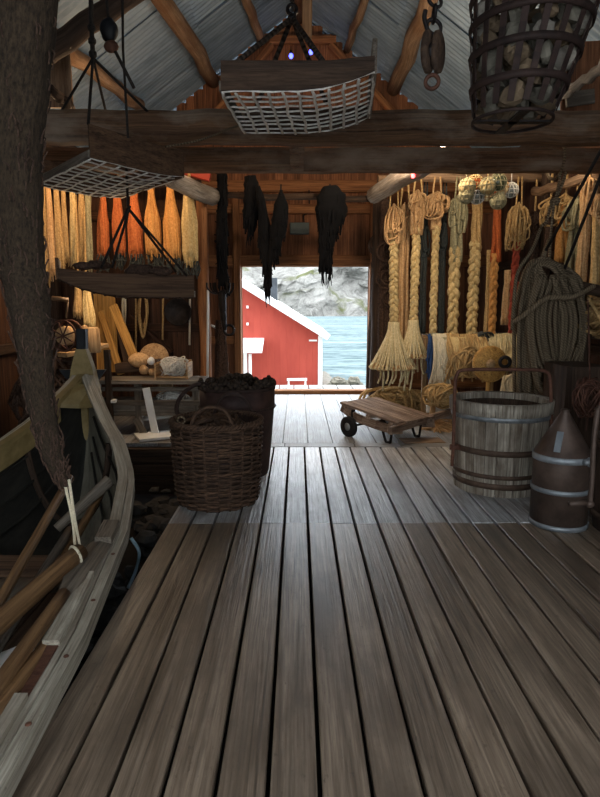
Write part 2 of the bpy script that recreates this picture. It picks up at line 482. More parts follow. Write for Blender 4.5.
# ------------------------------------------------------------------ roof timbers
def log(p0, p1, r0, r1, name, mat, label, cat, group=None, n=10, wob=.02, seg=12):
    p0, p1 = V(p0), V(p1); pts, rs = [], []
    for i in range(n+1):
        t = i/n; d = V((R.uniform(-wob, wob), R.uniform(-wob, wob), R.uniform(-wob, wob)))
        pts.append(p0.lerp(p1, t)+d); rs.append((r0+(r1-r0)*t)*R.uniform(.94, 1.06))
    m = MB(); m.tube(pts, rs, seg); return tag(m.build(name, mat, None, True), label, cat, group, 'thing')
def ext(a, b, t0, t1): return a+(b-a)*t0, a+(b-a)*t1
for (a, b, s, r, t0, t1, lab) in (
    ((163, 0), (216, 84), -1, .12, -1.5, 1.0, 'thick pale roof pole left of the ridge with bark knots'),
    ((62, 48), (139, 106), -1, .10, -1.2, 1.0, 'roof pole low on the left slope above the hanging lattice tray'),
    ((247, 0), (264, 55), -1, .075, -2.0, 1.0, 'slim roof pole on the left slope next to the ridge'),
    ((430, 0), (394, 88), 1, .12, -1.6, 1.0, 'stout pale roof pole on the right slope beside the pulley block'),
    ((363, 0), (346, 52), 1, .065, -2.0, 1.0, 'slim roof pole on the right slope next to the ridge')):
    p, q = at_roof(*a, s, r+.04), at_roof(*b, s, r+.04)
    if q.y > YB-.1: q = p+(q-p)*((YB-.1-p.y)/(q.y-p.y))
    p2, q2 = ext(p, q, t0, t1)
    if p2.y < -1.8: p2 = q+(p-q)*((q.y+1.8)/(q.y-p.y))
    log(p2, q2, r*1.05, r*.92, 'roof_pole', 'log', lab, 'roof pole', 'round poles under the roof sheets', 12, .03)
log((.03, -2, 6.42), (.03, YB-.05, 6.42), .1, .09, 'ridge_beam', 'log', 'ridge log along the roof peak', 'beam')
m = MB(); m.bar((.13, 9.0, 5.35), (.13, 9.0, 6.38), .14, .14, up=(0, 1, 0))
tag(m.build('ridge_post', 'log'), 'short upright post under the roof peak', 'post')
def tie_beam(Y, z, h, d, x0, x1, name, label):
    m = MB(); m.bar((x0, Y, z), (x1, Y, z), d, h, bev=.05, segs=26, wob=.013)
    return tag(m.build(name, 'beam'), label, 'beam', None, 'thing')
tie_beam(5.62, 3.19, .27, .24, -3.45, 3.45, 'tie_beam', 'rough dark tie beam behind the hanging lattice trays')
tie_beam(6.75, 3.18, .24, .24, -3.45, 3.45, 'tie_beam', 'squared dark tie beam with rope tied round it above the net strands')
tie_beam(3.2, 3.36, .22, .22, -3.45, 3.45, 'tie_beam', 'tie beam nearest the open front holding the stone basket')
# block between the two beams under the tray, pale log braces
m = MB(); m.bar(at(297, 148, 6.2)+V((0, 0, -.12)), at(297, 128, 6.2)+V((0, 0, .05)), .14, .9, up=(0, 1, 0)); tag(m.build('beam_spacer', 'beam'), 'short dark block bridging the two tie beams below the centre tray', 'block')
log(at(428, 160, 6.85), at(374, 196, 8.5), .13, .11, 'brace_log', 'birch', 'pale round brace log beside the right door post under the beam', 'brace', None, 6, .01)
log(at(170, 178, 6.9), at(212, 197, 8.5), .1, .12, 'brace_log', 'birch', 'pale round brace log above the orange tassels near left post', 'brace', None, 6, .01)
m = MB(); m.bar(at(182, 170, 8.2), at(210, 178, 8.2), .1, .1); tag(m.build('red_board_end', 'shedred'), 'short red painted board above the pale left brace', 'board')
log(at(34, 62, 5.7), at(140, -12, 5.7), .1, .09, 'brace_log', 'dark', 'dark slanting brace log in the upper left roof corner', 'brace', None, 6, .012)
# posts
log((at(204, 300, 8.6).x, 8.6, 0), (at(204, 300, 8.6).x, 8.6, 3.3), .085, .075, 'frame_post', 'girt', 'brown round post left of the doorway beside white pipe', 'post', None, 8, .012)
log((at(378, 250, 9.6).x, 9.6, 0), (at(378, 250, 9.6).x, 9.6, 3.4), .1, .09, 'frame_post', 'dark', 'dark round post right of the doorway behind brown nets', 'post', None, 8, .012)
m = MB(); m.tube([at(208, 290, 8.45), at(208, 300, 8.45), at(207.5, 385, 8.45)], .018, 8); tag(m.build('white_pipe', 'white', None, True), 'thin white pipe running down the left door post', 'pipe')
m = MB(); m.tube(curve([at(211, 325, 9.5), at(218, 330, 9.5), at(217, 342, 9.5)], 6), .018, 8); tag(m.build('white_hook_pipe', 'white', None, True), 'small white bent pipe hooked on back wall by left post', 'hook')
log((-1.45, 8.6, at(200, 196, 8.6).z), (1.2, 8.6, at(350, 198, 8.6).z), .045, .045, 'net_rail', 'dark', 'dark rail across the doorway carrying the black nets', 'rail')
log((1.15, 8.7, at(430, 179, 8.7).z), (3.5, 8.7, at(430, 179, 8.7).z+.02), .07, .06, 'net_rail', 'log', 'reddish rail log carrying the pale net strands', 'rail')
log((-3.5, 8.3, 3.28), (-1.3, 8.3, 3.25), .06, .06, 'net_rail', 'dark', 'dark rail log carrying the beige and orange tassels', 'rail')
log(at(535, 192, 8.2), at(612, 170, 6.9), .06, .06, 'net_rail', 'log', 'slanting brown rail near the right wall behind rope hank', 'rail')
m = MB()
m.bar(at(584, 113, 5.6), at(586, 42, 5.6), .42, .03, up=(0, 1, 0)); tag(m.build('loft_board', 'redwall'), 'wide brown board high up behind the stone basket', 'board')
log(at(563, 96, 5.3), at(618, 54, 4.6), .035, .045, 'loft_pole', 'birch', 'pale pole lying high up right of the stone basket', 'pole')
m = MB(); m.bar(at(566, 100, 5.45), at(594, 96, 5.45), .03, .12, up=(0, 0, 1)); tag(m.build('loft_slab', 'graywood'), 'small grey board under the pale pole by the stone basket', 'board')
m = MB(); m.bar(at(54, 38, 6.2), at(58, 108, 6.2), .3, .03, up=(0, 1, 0)); tag(m.build('loft_board', 'log'), 'brown board standing on the beam in the left roof corner', 'board')
log(at(48, 88, 5.9), at(73, 108, 6.2), .045, .04, 'loft_pole', 'dark', 'short dark pole end in the left roof corner', 'pole')

# ================================================================== OUTSIDE
m = MB(); x = -2.6
while x < 2.4:
    m.bar((x+.14, YB+.15, .05), (x+.14, 11.6, .05), .262, .05, bev=.004); x += .28
struct(m, 'floor_jetty', 'jetty')
m = MB(); m.add([(-400, 14, -1.6), (400, 14, -1.6), (400, 420, -1.6), (-400, 420, -1.6)], [(0, 1, 2, 3)]); o = struct(m, 'water', 'water')
m = MB(); vs, fs = [], []; NX, NZ = 110, 40
for i in range(NX+1):
    for j in range(NZ+1):
        X = -90+200*i/NX; t = j/NZ
        n1 = mnoise.fractal(V((X*.03, t*1.3, 1)), 1.0, 2.0, 6); n2 = mnoise.fractal(V((X*.09, t*4, 7)), .9, 2.0, 5)
        H = 40+14*mnoise.noise(V((X*.03, 3, 0)))
        vs.append((X, 215+t*45+14*n1+5*n2, -2+H*t**.8+2*n2))
for i in range(NX):
    for j in range(NZ): a = i*(NZ+1)+j; fs.append((a, a+NZ+1, a+NZ+2, a+1))
m.add(vs, fs, [(0, 0, 0)]*len(vs)); o = struct(m, 'cliff', 'cliff'); tag(o, 'grey rock face across the water seen through the doorway', 'cliff')
m = MB(); vs, fs = [], []                      # shore below the jetty
for i in range(41):
    for j in range(31):
        X = -14+18*i/40; Y = 11.2+17*j/30
        edge = 1.7 + .5*mnoise.noise(V((Y*.4, 0, 5)))
        z = -1.45+.12*mnoise.noise(V((X, Y, 0))) - max(0, X-edge+.3)*.7
        vs.append((X, Y, z))
for i in range(40):
    for j in range(30): a = i*31+j; fs.append((a, a+31, a+32, a+1))
m.add(vs, fs); struct(m, 'ground_shore', 'stone', True)
for i, (px, py, r) in enumerate(((338, 379, .22), (347, 381, .15), (354, 378, .18), (331, 383, .13), (360, 382, .12))):
    p = at(px, py, 20); p.z = at(px, py, 20).z-.1
    m = MB(); m.ball(p, r, 12, .5, (1.2, 1, .8))
    tag(m.build('shore_rock', 'stone'), ['pale rock at the foot of the red shed corner', 'small rock at the water edge, second right of the shed', 'largest rock in the water gap right of the red shed', 'tiny rock touching the red shed base', 'rock at the water edge nearest the right door post'][i], 'rock', 'rocks on the shore')
YS = 22.0
sx1 = at(320, 385, YS).x; szb = -1.6
ez = at(320, 330, YS).z; ap_x = -4.0
def roofz(X): return at(243, 284, YS).z+.0 - (X-at(243, 284, YS).x)*((at(243, 284, YS).z-at(328, 337, YS).z)/(at(328, 337, YS).x-at(243, 284, YS).x))
sh = thing('boat_shed', 'red boarded shed with white roof outside the doorway', 'shed', (ap_x, YS+3, szb))
m = MB(); x = 2*ap_x-sx1
while x < sx1-.02:
    x1 = min(x+.24, sx1); xm = (x+x1)/2; zt = roofz(ap_x+abs(xm-ap_x))-.1
    m.bar((xm, YS+R.choice((0, .015)), szb), (xm, YS, zt), x1-x+.01, .04, up=(0, 1, 0), bev=.008, rnd=.5); x = x1
m.bar((-4, YS+.06, szb), (-4, YS+.06, roofz(sx1)), 2*(sx1-ap_x), .02, up=(0, 1, 0))
for xx in (sx1, 2*ap_x-sx1): m.bar((xx-.02, YS, szb+(roofz(sx1)-szb)/2-.1), (xx-.02, YS+7, szb+(roofz(sx1)-szb)/2-.1), .04, roofz(sx1)-szb-.2)
m.build('wall_boarding', 'shedred', sh)
m = MB(); m.bar((sx1, YS-.04, szb), (sx1, YS-.04, roofz(sx1)-.12), .16, .06, up=(0, 1, 0)); m.build('corner_board', 'white', sh)
m = MB()
for s in (1, -1):
    e = at(328, 338, YS).x-ap_x
    a0, a1 = V((ap_x, YS+3.5, roofz(ap_x))), V((ap_x+s*e, YS+3.5, roofz(ap_x+e)))
    m.bar(a0, a1, 8.0, .22, up=(0, 0, 1), bev=.02)
m.build('roof', 'snow', sh)
m = MB(); p = at(274, 296, YS+3); m.bar(p+V((0, 0, -1)), at(274, 278, YS+3), .28, .28, up=(0, 1, 0)); m.build('chimney', 'chimney', sh)
m = MB(); a = at(236, 345, YS-1.2); b = at(262, 345, YS-1.2)
m.add([at(236, 338, YS-.02), at(264, 338, YS-.02), at(262, 350, YS-1.4), at(232, 350, YS-1.4), at(236, 340, YS-.02), at(264, 340, YS-.02), at(262, 353, YS-1.4), at(232, 353, YS-1.4)],
      [(0, 3, 2, 1), (4, 5, 6, 7), (3, 7, 6, 2), (2, 6, 5, 1)]); m.build('porch_roof', 'snow', sh)
m = MB(); m.bar((at(250, 354, YS-1.2).x, YS-1.2, szb), at(250, 354, YS-1.2), .1, .1, up=(0, 1, 0)); m.build('porch_post', 'white', sh)
m = MB(); m.bar((at(243, 354, YS-.1).x, YS-.1, szb), at(243, 352, YS-.1), .3, .06, up=(0, 1, 0)); m.build('porch_door_frame', 'white', sh)
for q in (307, 324):
    m = MB(); m.bar(at(246.5, q, YS-.08), at(248.5, q, YS-.08), .1, .1); m.build('roof_bracket', 'white', sh)
m = MB(); m.bar(at(309, 340.5, YS-.06), at(317, 340.5, YS-.06), .05, .06); m.build('name_plate', 'white', sh)
bn = thing('white_bench', 'small white bench against the red shed wall', 'bench', (at(297, 386, YS-.5).x, YS-.5, szb))
zb = at(297, 379.5, YS-.5).z; bx0, bx1 = at(287, 380, YS-.5).x, at(307, 380, YS-.5).x
m = MB(); m.bar((bx0, YS-.5, zb), (bx1, YS-.5, zb), .3, .07); m.build('seat', 'white', bn)
for xx in (bx0+.06, bx1-.06):
    m = MB(); m.bar((xx, YS-.5, szb), (xx, YS-.5, zb-.03), .07, .25, up=(0, 1, 0)); m.build('leg', 'white', bn)
# ================================================================== HANGING LATTICE TRAYS
def tray(name, label, P, u, v, L, W, H, toe=0, toe_from=.6, nu=10, nv=14, net='netcord', lean=.0, board='tray', far=True, end=True, thick=.03):
    """long-line tray: P corner, u along the near side board, v across, toe = how far the bottom curves up at the end of u."""
    P, u, v = V(P), V(u).normalized(), V(v).normalized(); up = V((0, 0, 1))
    def pt(a, b, z=0):
        t = max(0, (a-toe_from)/(1-toe_from)) if toe else 0
        return P+u*(L*a)+v*(W*b)+up*(z+toe*t*t)
    root = thing(name, label, 'tray', P+u*L/2+v*W/2)
    def side(b, nm):
        m = MB(); n = 14; vs, fs = [], []
        for i in range(n+1):
            a = i/n; lo = pt(a, b); top = P+u*(L*a)+v*(W*b)+up*(H+toe*.25*max(0, (a-.7)/.3))
            if top.z < lo.z+.05: top.z = lo.z+.05
            for d in (-thick/2, thick/2):
                vs += [lo+v*d, top+v*d]
        for i in range(n):
            a = 4*i; q = [(0, 1), (1, 3), (3, 2), (2, 0)]
            for x, y in q: fs.append((a+x, a+y, a+4+y, a+4+x))
        fs += [(0, 2, 3, 1), (4*n, 4*n+1, 4*n+3, 4*n+2)]
        tcs = [((p-P).dot(v), (p-P).dot(up), (p-P).dot(u)) for p in vs]
        m.add(vs, fs, tcs); m.build(nm, board, root)
    side(0, 'side_board')
    if far: side(1, 'side_board')
    if end:
        m = MB(); m.bar(pt(1, .0, .09), pt(1, 1, .09), .03, .2); m.build('end_board', 'graywood' if end == 'pale' else board, root)
    m = MB(); m.bar(pt(0, 0, .03), pt(0, 1, .03), .03, .06); m.build('end_bar', 'graywood', root)
    m = MB()
    for j in range(nv+1):
        b = j/nv; m.tube([pt(a/12, b, R.uniform(-.006, .006))+v*R.uniform(-.008, .008) for a in range(13)], .007, 5)
    for i in range(nu+1):
        a = i/nu; m.tube([pt(a, b/10, R.uniform(-.006, .006)-.008)+u*R.uniform(-.008, .008) for b in range(11)], .010, 5, flat=.6)
    m.build('net_bottom', net, root, True)
    return root, pt
def cordage(root, segs, name, mat, r=.012, sag=0):
    for p, q in segs:
        p, q = V(p), V(q); mid = (p+q)/2-V((0, 0, sag))
        m = MB(); m.tube(curve([p, mid, q], 6), r, 6); m.build(name, mat, root, True)
# centre tray
P = V((-.465, 3.84, 2.9))
root, pt = tray('longline_tray', 'wooden tray with white lattice net bottom hanging under the roof ridge', P, (1, 0, 0), (.08, 1, 0), .93, .86, .17, .11, .45, 10, 9, 'netcord', end='pale', board='dark')
ap = at(292, 18, 4.25)
cordage(root, [(ap, pt(.08, .05, .17)), (ap, pt(.66, .05, .17)), (ap, pt(.66, .95, .17)), (ap, pt(.1, .95, .17))], 'sling', 'ropedark', .018)
m = MB(); m.ball(ap, .03, 12); m.ring(ap+V((0, 0, .05)), .03, .013, (0, 1, 0)); m.tube([ap+V((0, 0, .1)), (ap.x, ap.y, 6.36)], .014, 6)
m.build('lifting_hook', 'blackmetal', root)
# left tray
z = 2.75
P1, P2, P4 = atz(90, 158, z), atz(183, 181, z), atz(36, 185, z)
root, pt = tray('longline_tray', 'dark wooden tray with grey lattice bottom hanging above the boat bow', P1, P2-P1, P4-P1, (P2-P1).length, (P4-P1).length, .25, .04, .5, 7, 10, 'graynet' if 'graynet' in M else 'netcord')
ap = at(93, 58, 5.3)
cordage(root, [(ap, pt(.0, .0, .25)), (ap, pt(1, .0, .27)), (ap, pt(1, 1, .27)), (ap, pt(0, 1, .25))], 'sling', 'cord', .012)
m = MB(); m.tube([ap, ap+V((0, .0, .22)), at(91, 15, 5.3), at(91, -40, 5.3), (ap.x, ap.y, 5.4)], .02, 6)
for k in range(3): m.ball(ap+V((0, 0, .03+.1*k)), .035, 10)
m.build('hanging_rope', 'cord', root)
# half-model shaped tray under the tassels
P = at(194, 297, 6.1)
q = at(58, 283, 5.7); q.z = P.z
root, pt = tray('longline_tray', 'long dark tray with a raised toe hanging below the orange tassels', P, q-P, (-.35, 1, 0), (q-P).length, .5, .22, .17, .45, 12, 6, 'netbrown')
ap = at(128, 208, 6.0)
cordage(root, [(ap, at(101, 268, 5.75)), (ap+V((.02, 0, .02)), at(112, 268, 5.95)), (ap, at(176, 272, 6.4)), (ap, at(187, 276, 6.05)), (ap, V((ap.x, 6.0, 3.12)))], 'sling', 'cord', .013)
for i, (px, py, r) in enumerate(((84, 264, .07), (98, 263, .08), (140, 268, .1), (160, 269, .08))):
    m = MB(); m.ball(at(px, py, 5.98)-V((0, 0, .02)), r, 12, .4, (1.6, 1, .55)); tag(m.build('net_lump', 'netbrown', None, True), ['small dark lump of netting at the toe of the long hanging tray', 'dark lump of netting second from the tray toe', 'largest dark lump of netting in the long hanging tray', 'dark lump of netting nearest the square end of the tray'][i], 'net', 'netting lumps in the long tray')

# ================================================================== PULLEYS
pb = at(433, 52, 3.3); b = thing('pulley_block', 'large wooden pulley block hanging on a chain at right', 'pulley', pb)
m = MB()
for dx in (-.026, .026):
    m.lathe(pb+V((dx, 0, 0)), [(0, -.018), (.05, -.018), (.06, -.01), (.06, .01), (.05, .018), (0, .018)], 20, (.75, -.6, 0))
for i in range(len(m.v)): m.v[i].z = pb.z+(m.v[i].z-pb.z)*1.75
m.build('cheek', 'dark', b, True)
m = MB(); m.lathe(pb, [(0, -.012), (.055, -.012), (.045, 0), (.055, .012), (0, .012)], 20, (.75, -.6, 0)); m.build('sheave', 'blackmetal', b, True)
m = MB(); m.ring(pb+V((0, 0, -.145)), .034, .011, (.2, 1, 0), 18); m.build('becket_ring', 'rust', b, True)
m = MB(); m.ring(pb+V((0, 0, .12)), .03, .010, (.2, 1, 0), 16, sy=1.4)
for k in range(5): m.ring(pb+V((0, 0, .18+.068*k)), .026, .009, (0, 1, 0) if k % 2 else (1, 0, 0), 14, sy=1.6 if not k % 2 else 1.6)
m.tube([pb+V((0, 0, .5)), V((pb.x, pb.y, 3.26))], .016, 6)
m.tube(curve([pb+V((-.03, 0, .1)), pb+V((-.05, 0, .16)), pb+V((-.045, 0, .2))], 5), .012, 6)
m.build('chain', 'blackmetal', b, True)
pl = at(109, 30, 4.2); b = thing('pulley_block', 'small dark pulley block hanging on a cord beside left tray ropes', 'pulley', pl)
m = MB(); m.ball(pl, .075, 16, .15, (.8, .6, 1)); m.build('block', 'blackpaint', b, True)
m = MB(); m.ball(pl+V((.01, 0, -.1)), .05, 12, .1, (1, .7, .8)); m.build('strop', 'rust', b, True)
m = MB(); m.tube([pl+V((0, 0, .05)), pl+V((-.01, 0, .25)), (pl.x-.01, pl.y, 4.9)], .01, 6); m.tube([pl+V((.02, 0, -.1)), at(134, 88, 4.2)], .012, 6); m.build('cord', 'cord', b, True)
m = MB(); m.tube([at(122, -40, 4.4), at(123, 50, 4.4), at(128, 138, 4.4)], .009, 6); tag(m.build('black_string', 'cord', None, True), 'long thin black cord hanging past the left pulley to a hook', 'cord')
m = MB(); m.tube(curve([at(165, 147, 5.3), at(200, 140, 5.3), at(238, 126, 4.9), at(246, 130, 4.75)], 6), .008, 6); tag(m.build('stay_line', 'ropegrey', None, True), 'thin line stretched from centre tray to the left beam', 'line')

# ================================================================== STONE BASKET
zb, zt = at(512, 122, 3.35).z, 3.2
c0, c1 = at(512, 122, 3.35), at(537, 0, 3.35)
def bcen(z): t = (z-zb)/(c1.z-zb); return V((c0.x+(c1.x-c0.x)*t, 3.35+.02*t, z))
def brad(z): t = (z-zb)/(c1.z-zb); return .195+.125*min(t, 1.2)**.8
b = thing('stone_basket', 'round basket of iron straps full of stones hanging at upper right', 'basket', bcen(zb))
m = MB(); m.lathe(bcen(zb), [(.2, -.004), (.212, -.004), (.212, .01), (.2, .01), (.2, -.004)], 30); m.build('bottom_ring', 'blackrust', b, True)
m = MB(); m.bar(bcen(zb)-V((.2, 0, 0)), bcen(zb)+V((.2, 0, 0)), .05, .01); m.bar(bcen(zb)-V((0, .2, 0)), bcen(zb)+V((0, .2, 0)), .05, .01); m.build('bottom_cross', 'blackmetal', b)
for k, z in enumerate((zb+.16, zb+.32, zb+.47, zb+.6)):
    m = MB(); r = brad(z)+.006; m.lathe(bcen(z), [(r-.003, -.017), (r+.006, -.017), (r+.012, .017), (r+.003, .017), (r-.003, -.017)], 30); m.build('hoop', 'blackrust', b, True)
for k in range(18):
    q = 2*PI*k/18+.1; m = MB(); pts = []
    for i in range(10):
        z = zb+.045+(zt-zb)*i/9; r = brad(z)+.002; pts.append(bcen(z)+V((r*cos(q), r*sin(q), 0)))
    for p, p2 in zip(pts, pts[1:]): m.bar(p, p2, .034, .006, up=(cos(q), sin(q), 0))
    m.build('strap', 'blackrust', b)
m = MB(); tcx = bcen(zt); m.tube([tcx+V((-.25, 0, 0)), (tcx.x-.05, 3.26, 3.56), (tcx.x+.05, 3.26, 3.56), tcx+V((.25, 0, 0))], .014, 6); m.build('hanger', 'blackmetal', b)
protos = []
rocks = []
z = zb+.09
while z < zt-.02:
    rr = brad(z)-.065
    for ring, n in ((rr, max(5, int(2*PI*rr/.125))), (rr-.115, max(3, int(2*PI*max(.02, rr-.115)/.13)))):
        for i in range(n):
            q = 2*PI*(i+R.random()*.3)/n+z*9
            rocks.append(bcen(z+R.uniform(-.01, .01))+V((ring*cos(q), ring*sin(q), 0)))
    z += .094
for i, p in enumerate(rocks):
    if i < 5:
        m = MB(); m.ball((0, 0, 0), .06, 10, .55, (1, R.uniform(.8, 1.1), R.uniform(.65, .95)), lf=1.3)
        o = m.build('stone', ('stone', 'brownstone', 'stone', 'palestone', 'brownstone')[i], None, False, (0, 0, 0)); o.location = p; protos.append(o)
        tag(o, 'rounded stone packed inside the hanging iron strap basket', 'stone', 'stones in the hanging basket')
    else:
        dup(protos[i % 5], p, (R.uniform(0, 6), R.uniform(0, 6), R.uniform(0, 6)), (R.uniform(.85, 1.2),)*3)

# ================================================================== NET STRANDS ON THE RIGHT
def mop(c, rx, h, n, r, mat, name, parent, down=1.0):
    m = MB()
    for i in range(n):
        q = R.uniform(0, 2*PI); d = .82*rx*R.uniform(.3, 1.1); hh = h*R.uniform(.2, 1)*down; q2 = q+R.uniform(.3, 2.2)
        m.tube(curve([c+V((0, 0, R.uniform(-.02, .04))), c+V((d*cos(q), d*sin(q), -hh*.35)), c+V((d*.95*cos(q), d*.95*sin(q), -hh)), c+V((d*.9*cos(q2), d*.9*sin(q2), -hh*R.uniform(.6, 1))), c+V((d*.5*cos(q2), d*.5*sin(q2), -hh*.1))], 4), r*R.uniform(.8, 1.2), 5)
    return m.build(name, mat, parent, True)
def braid(p0, p1, Rd, mat, name, parent, per=None, rr=.62):
    m = MB(); Rd *= .8; p0, p1 = V(p0), V(p1); L = (p1-p0).length; per = per or Rd*4.2; n = max(8, int(L/per*10))
    for s in range(3):
        pts = []
        for i in range(n+1):
            t = 2*PI*(L*i/n)/per + s*2*PI/3
            p = p0.lerp(p1, i/n); pts.append(p+V((Rd*.62*sin(t), -Rd*.42*sin(2*t), 0))+V((R.uniform(-.006, .006),)*3))
        m.tube(pts, [Rd*rr*R.uniform(.72, 1.12) for _ in pts], 7)
    return m.build(name, mat, parent, True)
def flat_strand(p0, p1, r0, r1, mat, name, parent, n=9, fr=.4, twistq=1.0):
    """a hank of parallel strings"""
    m = MB(); p0, p1 = V(p0), V(p1); r0 *= .8; r1 *= .8
    for i in range(n):
        q = R.uniform(0, 2*PI); d = R.uniform(.3, 1)**.5
        pts = []
        for k in range(9):
            t = k/8; r = r0+(r1-r0)*t; a = q+twistq*t
            pts.append(p0.lerp(p1, t)+V((r*d*cos(a), r*d*.7*sin(a), 0))+V((R.uniform(-.006, .006), R.uniform(-.006, .006), 0)))
        m.tube(pts, max(r0, r1)*fr, 6)
    return m.build(name, mat, parent, True)
def cone_tassel(c, r0, R1, h, mat, name, parent, n=44):
    m = MB(); m.lathe(c, [(r0, 0), (r0*1.2, -h*.2), (R1*.5, -h*.55), (R1*.85, -h*.95), (R1*.6, -h*.97), (0, -h*.9)], 20, rip=.08, nr=9)
    for i in range(n):
        q = 2*PI*i/n+R.uniform(-.06, .06); e = V((cos(q), sin(q), 0)); f = R.uniform(.92, 1.08)
        m.tube(curve([c+e*r0, c+e*(r0*1.3)+V((0, 0, -h*.25)), c+e*R1*.62+V((0, 0, -h*.62)), c+e*R1*f+V((0, 0, -h)), c+e*R1*f*1.08+V((0, 0, -h*1.06)), c+e*R1*f*.86+V((0, 0, -h*1.08))], 3), .010, 5)
    o_ = m.build(name, mat, parent, True); m = MB()
    for i in range(int(n*.7)):
        q = R.uniform(0, 2*PI); m.ring(c+V((cos(q)*R1*.97, sin(q)*R1*.97, -h*R.uniform(1.0, 1.06))), R.uniform(.02, .035), .009, (cos(q+1), sin(q+1), R.uniform(-.5, .5)), 8, 4)
    m.build('curled_rim', 'sand', o_)['kind'] = 'stuff'; return o_
def hang_loops(c, zr, parent, mat='beige', dx=.06):
    m = MB()
    for s in (-1, 1): m.tube([c+V((s*dx, 0, 0)), V((c.x+s*dx*.6, c.y, zr)), ], .012, 5)
    m.build('hanging_loop', mat, parent)
YS_ = 8.55
ZR = at(430, 179, 8.7).z
def X(px, py, Y=YS_): return at(px, py, Y)
def root_for(name, label, top, cat='net', grp='net strands on the right rail'): return thing(name, label, cat, top, grp)
pxm = 1/590*8.4
# 1
t = X(394, 208); b = root_for('net_strand', 'straw coloured braided net ending in a wide tassel, nearest the doorway', t)
hang_loops(t, ZR, b); mop(t+V((0, 0, .02)), .17, .55, 36, .012, 'sand', 'loop_head', b); braid(t-V((0, 0, .2)), X(394, 322), .075, 'yellow', 'braid', b)
cone_tassel(X(394, 322), .07, .31, .62, 'cream', 'tassel', b, 54)
m = MB()
for i in range(9):
    a = X(380+i*4+R.uniform(-1, 1), 362); m.tube(curve([a, a+V((.01, -.02, -.2)), a+V((R.uniform(-.05, .05), 0, -R.uniform(.3, .5)))], 4), .014, 5)
m.build('loose_end', 'cream', b, True)
# 1b flat pale strip
t = X(405, 205, 8.75); b = root_for('net_strand', 'plain straight pale hank hanging between the two wide tassels', t)
mop(t, .1, .35, 12, .012, 'sand', 'loop_head', b); hang_loops(t, ZR, b); flat_strand(t, X(401, 362, 8.75), .07, .1, 'sand', 'hank', b, 14, .28, .3)
# 2
t = X(418, 193); b = root_for('net_strand', 'braided yellow net ending in a small neat tassel', t)
hang_loops(t, ZR, b); mop(t, .15, .5, 34, .016, 'sand', 'loop_head', b); flat_strand(t-V((0, 0, .1)), X(416, 235), .1, .08, 'sand', 'neck', b, 10)
braid(X(416.5, 228), X(413.5, 322), .07, 'yellow', 'braid', b, .3); cone_tassel(X(413.5, 320), .06, .21, .5, 'cream', 'tassel', b, 40)
m = MB()
for i in range(5):
    a = X(405+i*4, 358); m.tube(curve([a, a+V((.01, -.02, -.15)), a+V((R.uniform(-.05, .05), 0, -R.uniform(.2, .4)))], 4), .014, 5)
m.build('loose_end', 'cream', b, True)
# slate ones behind 2 and 3
for (xa, ya, xb, yb, lab) in ((425, 216, 421, 335, 'dark slate net hanging behind the small neat tassel strand'), (444, 214, 441, 345, 'dark slate net hanging between the orange-headed and olive strands')):
    t = X(xa, ya, 8.9); b = root_for('net_strand', lab, t); hang_loops(t, ZR, b, 'netgrey', .03); flat_strand(t, X(xb, yb, 8.9), .04, .06, 'netgrey', 'hank', b, 10, .4)
    mop(t-V((0, 0, .1)), .12, .5, 10, .012, 'netgrey', 'loop_head', b)
# 3
t = X(437, 196); b = root_for('net_strand', 'slim braided net with tangled orange-tan loop head', t)
hang_loops(t, ZR, b, 'sand'); mop(t+V((0, 0, .02)), .19, .33, 44, .016, 'sand', 'loop_head', b); flat_strand(t-V((0, 0, .15)), X(436, 230), .07, .07, 'sand', 'neck', b, 9)
braid(X(436, 226), X(432.5, 342), .062, 'yellow', 'braid', b, .34)
# 4
t = X(458, 198); b = root_for('net_strand', 'broad braid with olive grey head and long smooth neck', t)
hang_loops(t, ZR, b, 'olive', .04); mop(t, .17, .5, 36, .016, 'olive', 'loop_head', b); flat_strand(t-V((0, 0, .2)), X(456, 262), .09, .08, 'olive', 'neck', b, 14, .35)
braid(X(455, 248), X(452, 342), .092, 'yellow', 'braid', b, .42)
# 5
t = X(478, 190); b = root_for('net_strand', 'broad pale braid with straight brown neck under the float bundle', t)
hang_loops(t, ZR, b, 'beige', .04); flat_strand(t, X(476, 250), .07, .085, 'beige', 'neck', b, 14, .35); braid(X(475.5, 242), X(471, 338), .09, 'yellow', 'braid', b, .36)
# 6
t = X(497, 196); b = root_for('net_strand', 'slim deep orange net, braided low down', t)
hang_loops(t, ZR, b, 'rustorange', .03); flat_strand(t, X(495, 262), .05, .085, 'rustorange', 'neck', b, 14, .4); braid(X(495, 254), X(491.5, 338), .065, 'amber', 'braid', b, .36)
flat_strand(X(490, 250, 8.65), X(487, 338, 8.65), .04, .06, 'beige', 'backing_hank', b, 8)
# 7
t = X(519, 205); b = root_for('net_strand', 'dusky red braid with messy tan loop head', t)
hang_loops(t, ZR, b, 'beige', .04); mop(t, .2, .62, 40, .014, 'beige', 'loop_head', b); flat_strand(t-V((0, 0, .1)), X(517, 240), .1, .1, 'beige', 'neck', b, 8)
braid(X(517, 236), X(511.5, 335), .062, 'redtwine', 'braid', b, .36)
flat_strand(X(508, 270, 8.65), X(505, 325, 8.65), .05, .07, 'sand', 'backing_hank', b, 8)
